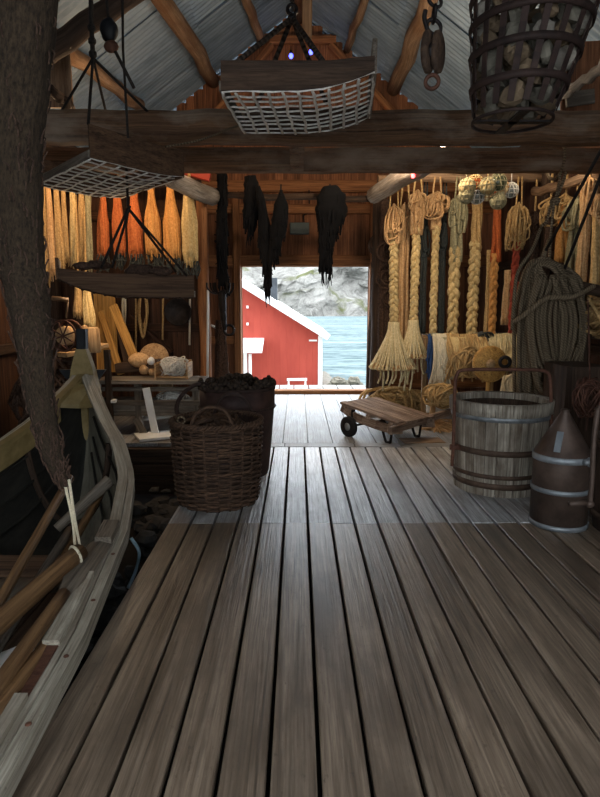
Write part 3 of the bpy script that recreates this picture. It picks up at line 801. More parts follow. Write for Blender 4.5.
# dim ones nearer on the right wall
for (xa, ya, xb, yb, Yy, w0, w1, mat, headm, lab) in (
    (551, 200, 547, 262, 7.9, .05, .07, 'netbrown', 'beige', 'brown looped net hank behind the beam tie rope'),
    (566, 196, 562, 262, 7.7, .05, .12, 'amber', 'beige', 'amber tassel hank above the rope hank'),
    (577, 200, 571, 276, 7.4, .05, .10, 'olive', 'olive', 'olive looped hank second from the right edge above the rope hank'),
    (590, 180, 579, 288, 7.0, .08, .08, 'sand', 'sand', 'thick straight tan hank with round looped head at right edge'),
    (602, 196, 597, 300, 6.8, .08, .1, 'beige', 'sand', 'tan hank cut by the right picture border'),
    (535, 214, 533, 330, 8.6, .07, .09, 'netbrown', 'netbrown', 'dark brown net between the red braid and the rope hank')):
    t = X(xa, ya, Yy); b = root_for('net_hank', lab, t, 'net', 'dim hanks near the right wall')
    m = MB(); m.tube([t, V((t.x, t.y, at(560, 178, 8).z+.1))], .014, 5); m.build('hanging_loop', 'beige', b)
    mop(t, .16, .36, 26, .014, headm, 'loop_head', b); flat_strand(t-V((0, 0, .1)), X(xb, yb, Yy), w0, w1, mat, 'hank', b, 14, .32)
# brown nets by the right door post
for i, (xa, ya, xb, yb, Yy, w0, w1, mat, lab) in enumerate((
    (379, 205, 373, 388, 9.75, .06, .13, 'netbrown', 'brown flared net hanging against the right door post'),
    (386, 200, 383, 392, 9.5, .08, .12, 'netbrown', 'dark brown net bundle between door post and first tassel strand'))):
    t = X(xa, ya, Yy); b = root_for('net_hank', lab, t, 'net', 'brown nets by the right door post')
    flat_strand(t, X(xb, yb, Yy), w0, w1, mat, 'hank', b, 18, .35)
    m = MB(); m.tube([t, V((t.x, t.y, 3.3))], .014, 5); m.build('hanging_loop', 'netbrown', b)
    m = MB()
    for k in range(8):
        a = X(xa+R.uniform(-3, 5), R.uniform(240, 300), Yy-.1); m.ring(a, R.uniform(.08, .16), .02, (R.uniform(-.3, .3), 1, 0), 14, 5)
    m.build('loose_coil', 'netbrown', b, True)['kind'] = 'stuff'
# glass and cork floats in a bunch under the beam
for i, (px, py, r, mat, nm, lab) in enumerate((
    (467, 187, 8, 'yellow', 'net_float', 'yellow cork float at the left end of the hanging bunch'), (475, 184, 8.5, 'rustorange', 'net_float', 'orange-yellow float high in the hanging bunch'),
    (466, 196, 7, 'olive', 'net_float', 'olive float low on the left of the hanging bunch'), (477, 196, 7.5, 'glassgrey', 'glass_float', 'dark netted glass float low in the hanging bunch'),
    (488, 186, 8, 'yellow', 'net_float', 'straw float in the middle of the hanging bunch'), (487, 195, 5.5, 'cream', 'net_float', 'small pale float tucked under the middle straw float'),
    (498, 182, 8, 'glassgreen', 'glass_float', 'greenish glass float high on the right of the bunch'), (503, 188, 6.5, 'cream', 'net_float', 'ropy cream float right of the middle of the bunch'),
    (498, 201, 7.5, 'olive', 'net_float', 'lowest ball float of the hanging bunch'), (511, 190, 7, 'glassgrey', 'glass_float', 'grey glass float at the right end of the bunch'))):
    Yy = 7.3+(.12 if i % 2 else -.08); p = at(px, py, Yy); r = r*7.15/590
    b = thing(nm, lab, 'float', p, 'floats bunched under the beam')
    m = MB(); m.ball(p, r, 18, .05 if mat in ('glassgrey', 'glassgreen') else .2); m.build('ball', mat, b, True)
    m = MB()
    for k in range(6):
        q = PI*k/6; m.ring(p, r*1.03, .006, (cos(q), sin(q), .25), 24, 5)
    m.ring(p, r*1.04, .006, (0, 0, 1), 24, 5); m.ring(p+V((0, 0, r*.55)), r*.85, .006, (0, 0, 1), 24, 5); m.ring(p-V((0, 0, r*.55)), r*.85, .006, (0, 0, 1), 24, 5)
    m.tube([p+V((0, 0, r)), V((p.x, p.y, 3.34))], .006, 5)
    m.build('netting', {'glassgrey': 'netcord', 'glassgreen': 'olive', 'cream': 'sand', 'rustorange': 'yellow'}.get(mat, 'olive'), b, True)
# beam-tie rope and black lines
m = MB(); tp = at(562, 150, 6.6)
m.ring(V((tp.x, 6.75, 3.18)), .19, .016, (1, .1, 0), 20, 6, 1, 1)
m.tube(curve([at(566, 172, 6.58), at(558, 195, 6.55), at(552, 203, 6.55), at(546, 222, 6.5), at(541, 226, 6.5)], 6), .018, 6)
m.tube(curve([at(561, 172, 6.58), at(556, 197, 6.53), at(554, 203, 6.5), at(551, 232, 6.48), at(549, 262, 6.45)], 6), .014, 6)
m.ball(at(555, 201, 6.54), .05, 10, .5)
tag(m.build('tie_rope', 'ropegrey', None, True), 'grey rope knotted round the beam above the rope hank', 'rope')
for i, (a, b_, lab) in enumerate(((at(546, 250, 6.0), at(600, 152, 5.0), 'black line slanting up right from the rope hank, left of two'), (at(565, 268, 6.0), at(603, 170, 5.2), 'black line slanting up right from the rope hank, right of two'))):
    m = MB(); m.tube([a, b_, b_+(b_-a)*.35], .016, 6); tag(m.build('black_line', 'cord', None, True), lab, 'rope', 'black lines above the rope hank')

# ================================================================== ROPE HANK
hc = at(548, 270, 6.3)
b = thing('rope_hank', 'big hank of thick grey rope hanging behind the wooden tub', 'rope', at(548, 385, 6.3))
m = MB()
for i in range(19):
    f = i/18; xl = 516+f*34+R.uniform(-2, 2); xr = 584-f*26+R.uniform(-2, 2); yb = 392-R.uniform(0, 30)+(-6 if f > .5 else 14); Yy = 6.15+R.uniform(0, .22)
    if i < 8: pts = [at(xl, yb+40, Yy), at(xl-1, 340, Yy), at(xl+2, 300, Yy), at(530+f*18, 268-R.uniform(0, 6), Yy), at(553, 262+R.uniform(0, 6), Yy), at(xr-4, 280, Yy), at(xr, 320, Yy), at(xr-4, yb-20, Yy)]
    else: pts = [at(xl, yb+25, Yy), at(xl-2, 330, Yy), at(xl, 290, Yy), at(540, 266, Yy), at(553, 262+R.uniform(0, 8), Yy), at(xr, 285, Yy), at(xr, 330, Yy), at((xl+xr)/2+4, yb-10+R.uniform(-8, 8), Yy)]
    m.tube(curve(pts, 7), .022, 7, keep=True)
for i in range(10):
    cx = 556+R.uniform(-10, 14); Yy = 6.05+R.uniform(0, .15); w_ = R.uniform(10, 24); yb = R.uniform(360, 388)
    m.tube(curve([at(cx-w_*.5, 275, Yy), at(cx-w_, 320, Yy), at(cx-w_*.5, yb, Yy), at(cx+w_*.5, yb-2, Yy), at(cx+w_, 320, Yy), at(cx+w_*.3, 275, Yy)], 8), .022, 7, keep=True)
m.build('coil', 'ropegrey', b, True)
m = MB(); m.tube(curve([at(514, 322, 6.1), at(528, 312, 6.0), at(548, 298, 5.98), at(572, 297, 6.0), at(594, 286, 6.1)], 7), .026, 7, keep=True)
m.tube(curve([at(541, 228, 6.45), at(532, 250, 6.3), at(518, 272, 6.2), at(514, 300, 6.15), at(512, 330, 6.15)], 7), .02, 6, keep=True)
m.tube(curve([at(549, 240, 6.45), at(544, 258, 6.3), at(556, 268, 6.2)], 7), .024, 6, keep=True); m.build('lashing', 'ropegrey', b, True)
m = MB(); m.tube([at(560, 283, 6.3), at(604, 292, 6.2)], .06, 8); tag(m.build('peg_pole', 'dark', None, True), 'dark peg pole running right from the rope hank', 'pole')

# ================================================================== BLACK NETS OVER THE DOORWAY
def dark_net(name, label, pts, ws, Y, mat='netblack', frng=0, spikes=0, grp='black nets over the doorway', ctop=None):
    P3 = [at(x, y, Y) for x, y in pts]; b = thing(name, label, 'net', P3[0], grp)
    m = MB(); P4 = curve(P3, 5); n = len(P4); wr = []
    for i in range(n):
        t = i/(n-1)*(len(ws)-1); k = min(int(t), len(ws)-2); wr.append((ws[k]+(ws[k+1]-ws[k])*(t-k))*Y/590*.5*R.uniform(.9, 1.12))
    m.tube(P4, wr, 10, flat=.55)
    for i in range(n):
        for k in range(5):
            q = R.uniform(0, 2*PI); e = V((cos(q), .6*sin(q), 0))*wr[i]; p = P4[i]+e*.8
            m.tube(curve([p, p+e*.12+V((0, 0, -.04)), p+e*.1+V((R.uniform(-.02, .02), 0, -R.uniform(.08, .2)))], 3), .012, 4)
    for k in range(spikes):
        i = R.randrange(n); q = R.uniform(0, 2*PI); m.tube([P4[i], P4[i]+V((cos(q), .5*sin(q), R.uniform(-.3, .3)))*wr[i]*1.35], .008, 4)
    m.build('net_body', mat, b, True)
    if frng:
        m = MB(); e = P3[-1]; wv = ws[-1]*Y/590*.5
        for k in range(frng):
            a = e+V((R.uniform(-wv, wv), R.uniform(-.02, .02), .05)); m.tube([a, a+V((R.uniform(-.03, .03), 0, -.15)), a+V((R.uniform(-.04, .04), 0, -R.uniform(.2, .42)))], [.02, .014, .004], 4)
        m.build('fringe', mat, b)
    m = MB(); m.tube([P3[0], V((P3[0].x, P3[0].y+.02, ctop or at(300, 188, Y).z+.05))], .012, 5); m.build('hanging_cord', 'cord', b)
    return b
dark_net('black_net', 'long narrow spiky black net beside the left door post', [(222, 174), (222, 200), (222, 230), (222, 262), (224, 286)], (9, 9, 11, 10, 12), 8.5, spikes=60)
dark_net('black_net', 'ragged black net ending short, highest over the doorway', [(250, 176), (252, 195), (250, 212), (250, 222)], (12, 16, 15, 9), 8.4, frng=10)
dark_net('black_net', 'black net with longest thin tail over the red shed', [(258, 186), (262, 205), (265, 235), (267, 262), (268, 284)], (4, 8, 13, 8, 5), 8.3, frng=8)
dark_net('black_net', 'leaf-shaped black net hanging left of the grey wall box', [(281, 190), (281, 205), (279, 225), (275, 245), (272, 258)], (2, 13, 16, 12, 6), 8.25, frng=4)
dark_net('black_net', 'big rounded black net with tail hanging right of the grey wall box', [(330, 186), (331, 198), (331, 214), (327, 232), (325, 255), (326, 262)], (14, 29, 30, 16, 12, 10), 8.35, frng=12)
# tangled hooks under the long black net
b = thing('grapnel', 'dark tangled grapnel hooks under the long black net', 'hook', at(225, 300, 8.4), None)
m = MB(); c = at(224, 290, 8.4)
for k in range(9):
    q = R.uniform(0, 2*PI); L = R.uniform(.12, .24); e = V((cos(q), .5*sin(q), 0))
    m.tube(curve([c, c+e*L*.6+V((0, 0, -.05)), c+e*L+V((0, 0, .02)), c+e*L*1.05+V((0, 0, .1))], 4), .012, 5)
m.build('hook_tangle', 'blackmetal', b)
m = MB(); m.tube(curve([at(222, 292, 8.4), at(223, 312, 8.4), at(225, 330, 8.4)], 4), [.06, .06, .06, .06, .05, .05, .04, .04, .03], 8); m.build('shank', 'blackmetal', b)
m = MB(); m.ring(at(229, 330, 8.4), .07, .02, (0, 1, 0), 16); m.build('eye_ring', 'blackmetal', b, True)
dark_net('dark_net', 'dark hanging net and rope against boards left of the door', [(221, 320), (221, 345), (222, 375), (222, 388)], (10, 12, 15, 15), 9.2, 'netbrown', grp='dark nets left of the door', ctop=at(221, 300, 9.2).z)
# junction box
bp = at(299.5, 228.5, YB-.07); b = thing('junction_box', 'small grey electrical box on the boards above the door', 'box', bp-V((0, 0, .14)))
m = MB(); m.bar(at(290, 228.5, YB-.04), at(309, 228.5, YB-.04), .12, .2); m.build('box_body', 'greybox', b)
m = MB(); m.bar(at(291, 226, YB-.11), at(308, 226, YB-.11), .02, .11); m.build('box_lid', 'greybox', b)
m = MB(); m.tube(curve([at(304, 222, YB-.06), at(304, 215, YB-.06), at(309, 211, YB-.05), at(309, 190, YB-.14)], 5), .012, 6); m.build('cable', 'cord', b)

# ================================================================== TASSELS ON THE LEFT
def tassel(top, bot, r0, r1, mat, b, n=30, fringe=None, belly=.35, rr=.2):
    m = MB(); top, bot = V(top), V(bot)
    def rad(t): return r0 + (r1-r0)*min(1, max(0, (t-.12)/belly))**1.3 if t > .12 else r0
    m.tube([top.lerp(bot, k/10) for k in range(10)], [rad(k/10)*.85 for k in range(10)], 10)
    for i in range(n):
        q = 2*PI*i/n; d = R.uniform(.75, 1.05); pts = []; e = R.uniform(.93, 1.04)
        for k in range(9):
            t = k/8*e; a = q+.5*t; pts.append(top.lerp(bot, t)+V((cos(a), .7*sin(a), 0))*rad(t)*d+V((R.uniform(-.005, .005), 0, 0)))
        m.tube(pts, [r1*rr*.8]*7+[r1*rr*.7, r1*rr*.3], 5)
    m.build('tassel_body', mat, b, True)
    if fringe:
        m = MB()
        for i in range(22):
            a = bot+V((R.uniform(-r1, r1), R.uniform(-.6, .6)*r1, .05)); m.tube(curve([a, a+V((R.uniform(-.04, .04), 0, -.1)), a+V((R.uniform(-.06, .06), 0, -R.uniform(.1, .24)))], 3), .009, 4)
        m.build('loose_fringe', fringe, b, True)
YL = 7.9; ZL = 3.24
for (xa, ya, xb, yb, ra, rb2, mat, lab) in (
    (103, 192, 103, 258, 3, 6, 'orange', 'deep orange tassel, first of the orange row from the boat'),
    (117, 190, 120, 256, 4, 6.5, 'orange', 'orange tassel, second of the orange row from the boat'),
    (134, 192, 136, 258, 4, 7, 'orange', 'orange tassel partly behind the tray sling cords'),
    (151, 186, 154, 258, 3, 8, 'amber', 'amber tassel, third of the orange row from the door'),
    (170, 182, 173, 262, 3.5, 9, 'amber', 'orange amber tassel, widest, second of the row from the door'),
    (188, 184, 191, 265, 5, 8, 'yellow', 'straw yellow tassel beside the left door post')):
    t = at(xa, ya, YL); b = thing('line_tassel', lab, 'tassel', t, 'orange tassels on the left rail')
    tassel(t, at(xb, yb, YL), ra*.7*YL/590, rb2*.86*YL/590, mat, b, 34, 'netgrey')
    m = MB(); m.tube([t, V((t.x, t.y+.1, ZL+.06))], .02, 5); m.build('hanging_loop', 'beige', b)
labs = ('beige hank of lines half hidden by the dark net bundle', 'beige hank of lines, second from the net bundle', 'beige hank of lines, third from the net bundle', 'narrow beige hank of lines, fourth from the net bundle', 'straw hank of lines, fifth from the net bundle', 'dim olive hank of lines beside the first orange tassel', 'beige hank of lines, just left of the dim olive hank')
for i, (xa, xb, yb, w0, w1, mat) in enumerate(((42, 46, 285, 3, 6, 'beige'), (48, 54, 278, 2.5, 6, 'sand'), (56, 61, 272, 2.5, 6, 'beige'), (63, 67, 264, 2, 4, 'beige'), (72, 75, 266, 2.5, 5, 'yellow'), (88, 89, 270, 3, 5, 'olive'), (81, 82, 268, 2.5, 4.5, 'beige'))):
    t = at(xa, 186, 7.7); b = thing('line_hank', labs[i], 'line', t, 'beige hanks on the left rail')
    tassel(t, at(xb, yb, 7.7), w0*.7*7.7/590, w1*.68*7.7/590, mat, b, 16, None, .5, .3)
    m = MB(); m.tube([t, V((t.x, t.y+.1, ZL+.06))], .016, 5); m.build('hanging_loop', 'beige', b)
# ================================================================== THE BOAT
CXT = [(6.1, -2.2), (5.0, -2.05), (4.2, -2.03), (2.4, -2.0), (-2.8, -2.0)]
HBT = [(6.02, .03), (5.85, .11), (5.3, .36), (4.9, .55), (4.46, .72), (3.62, .885), (2.5, .99), (1.6, 1.035), (0, 1.02), (-1, .8), (-2.0, .3)]
GZT = [(6.05, .98), (5.85, .84), (5.3, .56), (4.9, .42), (4.46, .29), (3.62, .19), (2.5, .135), (1.6, .115), (0, .14), (-1.2, .35), (-2.0, .6)]
KZT = [(6.05, .45), (5.8, .0), (5.5, -.28), (5.0, -.5), (4.2, -.58), (0, -.62), (-1.2, -.5), (-2.0, -.1)]
def hull_pt(Y, s, t, off=0):
    """t 0 keel .. 1 gunwale, s side"""
    hb = max(.01, lerp_table(HBT, Y)-off); gz = lerp_table(GZT, Y); kz = lerp_table(KZT, Y)+off
    w_ = hb*(sin(t*PI/2)**.75 if t > 0 else 0)
    return V((lerp_table(CXT, Y)+s*w_, Y, kz+(gz-kz)*t**1.45))
NS, NTT = 54, 12
ys = [6.02-8.0*i/NS for i in range(NS+1)]
boat = thing('rowing_boat', 'old wooden rowing boat with pale gunwale lying beside the plank deck', 'boat', (-2.0, 2.0, -.62))
def hull_mesh(off, name, mat, sd, lo=0, hi=1):
    m = MB(); vs, fs, tcs = [], [], []
    W_ = NTT+1
    for Y in ys:
        for k in range(0, NTT+1):
            p = hull_pt(Y, sd, lo+(hi-lo)*abs(k)/NTT if True else 0, off)
            lap = .012*((abs(k)*3/NTT) % 1)
            vs.append(p); tcs.append((p.x, abs(k)*.2, p.y))
    for i in range(NS):
        for k in range(W_-1): a = i*W_+k; fs.append((a, a+1, a+W_+1, a+W_))
    m.add(vs, fs, tcs); return m.build(name, mat, boat, True)
hull_mesh(0, 'starboard_planking', 'hullin', 1); hull_mesh(0, 'port_planking', 'hulltar', -1)  # port side gets a darker colour than starboard
m = MB()     # inner planking strakes
for s in (-1, 1):
    for t in (.42, .6, .8):
        m.tube([hull_pt(5.7-.25*i, s, t, .035) for i in range(30)], .012, 5)
m.build('strake_edges', 'hulltar', boat)
def strip(s, offx, dz, w_, h, name, mat, y0=5.95, y1=-1.9, n=50):
    m = MB(); vs, tcs, fs = [], [], []
    for i in range(n+1):
        Y = y0+(y1-y0)*i/n; c = hull_pt(Y, s, 1)+V((s*offx, 0, dz))
        for a, b_ in ((-w_/2, -h/2), (w_/2, -h/2), (w_/2, h/2), (-w_/2, h/2)):
            vs.append(c+V((a, 0, b_))); tcs.append((a, b_, i*.16))
    for i in range(n):
        for k in range(4): fs.append((4*i+k, 4*i+(k+1) % 4, 4*i+4+(k+1) % 4, 4*i+4+k))
    fs += [(3, 2, 1, 0), (4*n, 4*n+1, 4*n+2, 4*n+3)]
    m.add(vs, fs, tcs); m.build(name, mat, boat)
for s in (1, -1):
    strip(s, .02, -.035, .05, .09, 'rubbing_strake', 'gunwale')
    strip(s, -.045, .0, .075, .04, 'gunwale', 'gunwale' if s > 0 else 'hullyellow')
    # short pads on the gunwale
    for Y0, Y1 in ((2.98, 2.36), (2.02, .7)):
        strip(s, -.065, .03, .075, .035, 'gunwale_pad', 'gunwale', Y0, Y1, 8)
    strip(s, -.07, .0, .075, .05, 'rowlock_pad', 'rust', 2.36, 2.02, 4); strip(s, -.06, .04, .1, .05, 'rowlock_block', 'oargrey', 3.62, 3.36, 4)
strip(-1, -.06, -.1, .02, .2, 'top_plank', 'hullyellow', 5.6, -1.5)
for i, Y in enumerate((1.2, 1.55, 1.9, 2.3, 2.75, 3.25)):
    m = MB(); p = hull_pt(Y, 1, 1)+V((.02, 0, .012)); m.lathe(p, [(.0, .006), (.010, .004), (.012, 0)], 10); m.build('nail', 'rust', boat)
# stem
m = MB(); m.bar((-2.2, 6.0, .1), (-2.2, 6.1, 1.0), .09, .16, up=(0, 1, 0)); m.build('stem_post', 'hullyellow', boat)
m = MB(); st = [(-.16, .72), (-.11, .98), (-.05, 1.18), (.05, 1.18), (.11, .98), (.16, .72)]
vs = [V((-2.2+x, 6.0-.02, z)) for x, z in st]+[V((-2.2+x, 6.08, z)) for x, z in st]
m.add(vs, [tuple(range(6)), tuple(range(11, 5, -1))]+[(i, (i+1) % 6, (i+1) % 6+6, i+6) for i in range(6)]); m.build('stem_plate', 'hullyellow', boat)
m = MB(); za, zc_ = at(85, 369, 6.2).z, at(85, 385, 6.2).z; xs_ = [at(q, 375, 6.2).x for q in (62, 108, 96, 74)]; vs = [V((xs_[0], 6.12, za)), V((xs_[1], 6.12, za)), V((xs_[2], 6.12, zc_)), V((xs_[3], 6.12, zc_))]; vs += [v+V((0, .05, 0)) for v in vs]
m.add(vs, [(0, 1, 2, 3), (7, 6, 5, 4)]+[(i, i+4, (i+1) % 4+4, (i+1) % 4) for i in range(4)]); m.build('stem_crosspiece', 'blackpaint', boat)
m = MB(); m.bar((-2.2, 6.03, 1.17), (-2.2, 6.05, 1.38), .095, .1, up=(0, 1, 0)); m.build('stem_head', 'blackpaint', boat)
m = MB()
vs = [hull_pt(5.85, -1, 1), hull_pt(5.85, 1, 1), hull_pt(5.6, 1, .98), V((-2.14, 5.7, .66)), hull_pt(5.6, -1, .98)]
vs = vs+[v-V((0, 0, .04)) for v in vs]; m.add(vs, [(0, 1, 2, 3, 4), (9, 8, 7, 6, 5)]+[(i, (i+1) % 5, (i+1) % 5+5, i+5) for i in range(5)]); m.build('breasthook', 'hullyellow', boat)
# ribs, thwarts, floor boards
for Y in (5.2, 4.5, 3.8, 3.1, 2.4, 1.7, 1.0, .3, -.5):
    m = MB(); m.tube([hull_pt(Y, -1 if k < 0 else 1, abs(k)/9, .03) for k in range(-8, 9)], .03, 6, flat=.8); m.build('rib', 'dark', boat)
for Y, z in ((3.45, .02), (2.2, -.02), (.6, -.02)):
    m = MB(); hb = lerp_table(HBT, Y)*.9; cx = lerp_table(CXT, Y); m.bar((cx-hb, Y, z), (cx+hb, Y, z), .24, .04); m.build('thwart', 'tray', boat)
for k in range(-2, 3):
    m = MB(); m.bar((-2.03+k*.15, 4.6-abs(k)*.3, -.47+abs(k)*.012), (-2.0+k*.15, -.5, -.5+abs(k)*.012), .13, .02); m.build('floorboard', 'dark', boat)
# oars and poles in the boat
def pole(name, label, a, b_, r0, r1, mat, blade=None, cat='oar', grp='oars lying in the boat'):
    a, b_ = V(a), V(b_); m = MB(); m.tube([a.lerp(b_, i/8) for i in range(9)], [r0+(r1-r0)*i/8 for i in range(9)], 12)
    if not blade: return tag(m.build(name, mat, None, True), label, cat, grp)
    root = thing(name, label, cat, (a+b_)/2, grp); m.build('shaft', mat, root, True)
    m = MB(); d = (b_-a).normalized(); w_, L = blade; sd = d.cross(V((0, 0, 1))).normalized()
    vs, fs, tcs = [], [], []; up = sd.cross(d); n = 10
    for i in range(n+1):
        t = i/n; ww = r1+(w_-r1)*min(1, (t/.35))**1.5 if t < .9 else w_*(1-(t-.9)*4)
        for x, z in ((-1, 0), (0, .018), (1, 0), (0, -.018)):
            vs.append(b_-d*.05+d*L*t+sd*ww*x+up*z); tcs.append((ww*x, z, L*t))
    for i in range(n):
        for k in range(4): fs.append((4*i+k, 4*i+(k+1) % 4, 4*i+4+(k+1) % 4, 4*i+4+k))
    fs += [(3, 2, 1, 0), (4*n, 4*n+1, 4*n+2, 4*n+3)]
    m.add(vs, fs, tcs); m.build('blade', 'oargrey', root); return root
def exta(a, b_, t): return a+(a-b_)*t
def onz(px, py, z): return atz(px, py, z)
a, b_ = onz(5, 592, .12), onz(70, 478, .36); pole('oar', 'slim light brown oar lying highest in the boat toward the bow', exta(a, b_, .9), b_, .028, .03, 'oar')
a, b_ = onz(0, 622, .16), onz(80, 552, .24); pole('oar', 'thick round brown oar loom tied with white string', exta(a, b_, .9), b_, .055, .05, 'oar')
a, b_ = onz(5, 676, .2), onz(64, 594, .2); pole('oar', 'grey bladed oar resting against the near gunwale', exta(a, b_, .8), b_, .035, .032, 'oar', (.075, .75))
a, b_ = onz(20, 610, .0), onz(70, 530, .06); pole('oar', 'dim grey oar lying underneath the thick brown one', exta(a, b_, .8), b_, .03, .03, 'oargrey', None)
a, b_ = onz(75, 512, .05), onz(110, 480, .25); pole('pole', 'weathered grey pole with knobbed end near the bow planking', exta(a, b_, .5), b_, .035, .05, 'oargrey', None, 'pole', None)
a, b_ = onz(80, 530, .0), onz(104, 488, .12); pole('pole', 'dark brown pole beneath the knobbed grey pole', exta(a, b_, .5), b_, .03, .03, 'oar', None, 'pole', None)
a, b_ = onz(0, 705, .16), onz(52, 640, .12); pole('oar', 'nearest brown oar shaft at the lower left of boat', exta(a, b_, .8), b_, .036, .034, 'oar')
m = MB(); m.bar(onz(2, 672, -.05), onz(42, 655, -.08), .3, .03); tag(m.build('white_board', 'white'), 'pale painted board lying in the boat under the oars', 'board')
m = MB(); m.bar(onz(0, 600, -.1), onz(50, 560, -.12), .3, .03); tag(m.build('bottom_board', 'oargrey'), 'loose grey bottom board under the oars', 'board')
# net bundle
bn = thing('net_bundle', 'long tapering dark net bundle hanging over the boat in front at left', 'net', at(66, 486, 3.0))
m = MB(); P3 = curve([at(25, -60, 2.9), at(20, 60, 2.93), at(16, 160, 2.96), at(20, 250, 3.0), at(28, 300, 3.0), at(34, 345, 3.0), at(40, 400, 3.0), at(49, 440, 3.0), at(57, 468, 3.0), at(66, 486, 3.0)], 10); n = len(P3)
wt = [(0, 34), (.111, 28), (.222, 24), (.333, 23), (.444, 21), (.555, 18), (.667, 14), (.778, 12), (.889, 9.5), (1, 5)]
def bw(t):
    for (a, u), (b2, w2) in zip(wt, wt[1:]):
        if t <= b2: return u+(w2-u)*(t-a)/(b2-a)
    return wt[-1][1]
vs, fs, tcs = [], [], []; SG = 28
for i in range(n*2-1):
    t = i/(2*n-2); k = min(int(i/2), n-2); c = P3[k].lerp(P3[k+1], i/2-k); r = bw(t)*2.9/590
    for j in range(SG):
        q = 2*PI*j/SG; rr = r*(1+.06*mnoise.noise(V((cos(q)*3, sin(q)*3, t*30)))+.03*sin(q*9+t*40)); p = c+V((cos(q)*rr, sin(q)*rr*.85, 0)); vs.append(p); tcs.append((cos(q)*.2, sin(q)*.2, t*2.6))
for i in range(2*n-2):
    for j in range(SG): j2 = (j+1) % SG; fs.append((i*SG+j, i*SG+j2, i*SG+SG+j2, i*SG+SG+j))
m.add(vs, fs, tcs); m.build('net_body', 'bundle', bn, True)
m = MB()
for i in range(420):
    t = R.random(); k = min(int(t*(n-1)), n-2); c = P3[k].lerp(P3[k+1], t*(n-1)-k); q = R.uniform(0, 2*PI); r = bw(t)*2.9/590; e = V((cos(q), sin(q)*.85, 0))
    p = c+e*r*1.0; m.tube([p-V((0, 0, .03)), p+e*R.uniform(.004, .014), p+V((R.uniform(-.03, .03), 0, R.uniform(.02, .05)))], .004, 4)
m.build('mesh_twine', 'netbrown', bn)['kind'] = 'stuff'
m = MB(); m.tube([P3[0], (P3[0].x, P3[0].y+.15, 3.3), (P3[0].x, 3.2, 3.5)], .02, 6); m.build('hanging_rope', 'cord', bn)
m = MB(); e = onz(80, 550, .26)
for a, dx in ((at(64, 480, 2.98), -3), (at(69, 480, 2.98), 2)):
    m.tube(curve([a, (a+e)/2+V((.0, 0, -.02)), onz(78+dx, 546, .26)], 6), .008, 6)
m.ring(e+V((-.02, -.02, -.03)), .058, .009, (.6, .7, .1), 16, 5)
m.build('white_string', 'ropepale', bn)
# hose beside boat
m = MB(); m.tube(curve([atz(131, 538, -.1), atz(139, 552, -.2), atz(136, 570, -.4), atz(128, 588, -.5)], 7), .013, 8); tag(m.build('hose', 'hose', None, True), 'thin pale blue hose in the gap between boat and deck', 'hose')

# ================================================================== BENCH AND LEFT BACK CORNER
YBn = 7.3
zt = at(150, 380, YBn).z
x0, x1 = at(97, 380, YBn).x, at(200, 380, YBn).x
bench = thing('work_bench', 'old grey wooden bench with slatted front behind the boat bow', 'bench', ((x0+x1)/2, YBn+.2, 0))
for nm, y0, yy, d, dep in (('bench_top', 380, YBn+.2, .05, .5), ('front_rail', 389, YBn, .05, .04), ('shelf_board', 401, YBn+.15, .06, .35), ('front_rail', 408, YBn+.02, .2, .05), ('lower_rail', 446, YBn-.1, .08, .3)):
    m = MB(); z = at(150, y0, yy).z; m.bar((x0-(.5 if nm == 'lower_rail' else .03), yy, z), (x1+(.2 if nm == 'lower_rail' else .03), yy, z), dep, d, wob=.003, segs=4); m.build(nm, 'graywood', bench)
for px in (97, 138, 196):
    for yy in (YBn, YBn+.4):
        m = MB(); xx = at(px, 400, yy).x; m.bar((xx, yy+.03, 0), (xx, yy+.03, zt), .09, .07, up=(0, 1, 0)); m.build('leg', 'graywood', bench)
for pa, pb2 in (((146, 388), (158, 446)), ((136, 418), (150, 446))):
    m = MB(); m.bar(at(*pa, YBn-.06), at(*pb2, YBn-.06), .09, .03, up=(0, 1, 0)); m.build('brace', 'white' if pa[0] == 146 else 'graywood', bench)
for i, (pa, pb2, w_, mat, lab) in enumerate((
    ((140, 436), (182, 428), .35, 'white', 'white board lying under the bench, upper of two'), ((138, 466), (176, 455), .25, 'white', 'white scrap board on the landing edge below the bench'),
    ((166, 388), (178, 388), .12, 'tan', 'short tan board end between bench rails'))):
    a, b_ = (at(*pa, 7.75), at(*pb2, 7.95)) if i == 0 else (at(*pa, 7.05), at(*pb2, 7.25)) if i == 1 else (at(*pa, 7.6), at(*pb2, 7.6))
    if i == 0: a.z = .15; b_.z = .17; m = MB(); m.bar(a, b_, .45, .03)
    elif i == 1: a.z = b_.z = .03; m = MB(); m.bar(a, b_, .4, .03)
    else: m = MB(); m.bar(a-V((0, 0, .1)), a+V((.0, 0, .1)), .18, .05, up=(0, 1, 0))
    tag(m.build('loose_board', mat), lab, 'board')
m = MB(); m.bar(at(112, 401, 7.25)-V((0, 0, 0)), at(116, 401, 7.25), .1, .04); tag(m.build('white_label_slip', 'white'), 'small white slip lying on the bench shelf', 'slip')
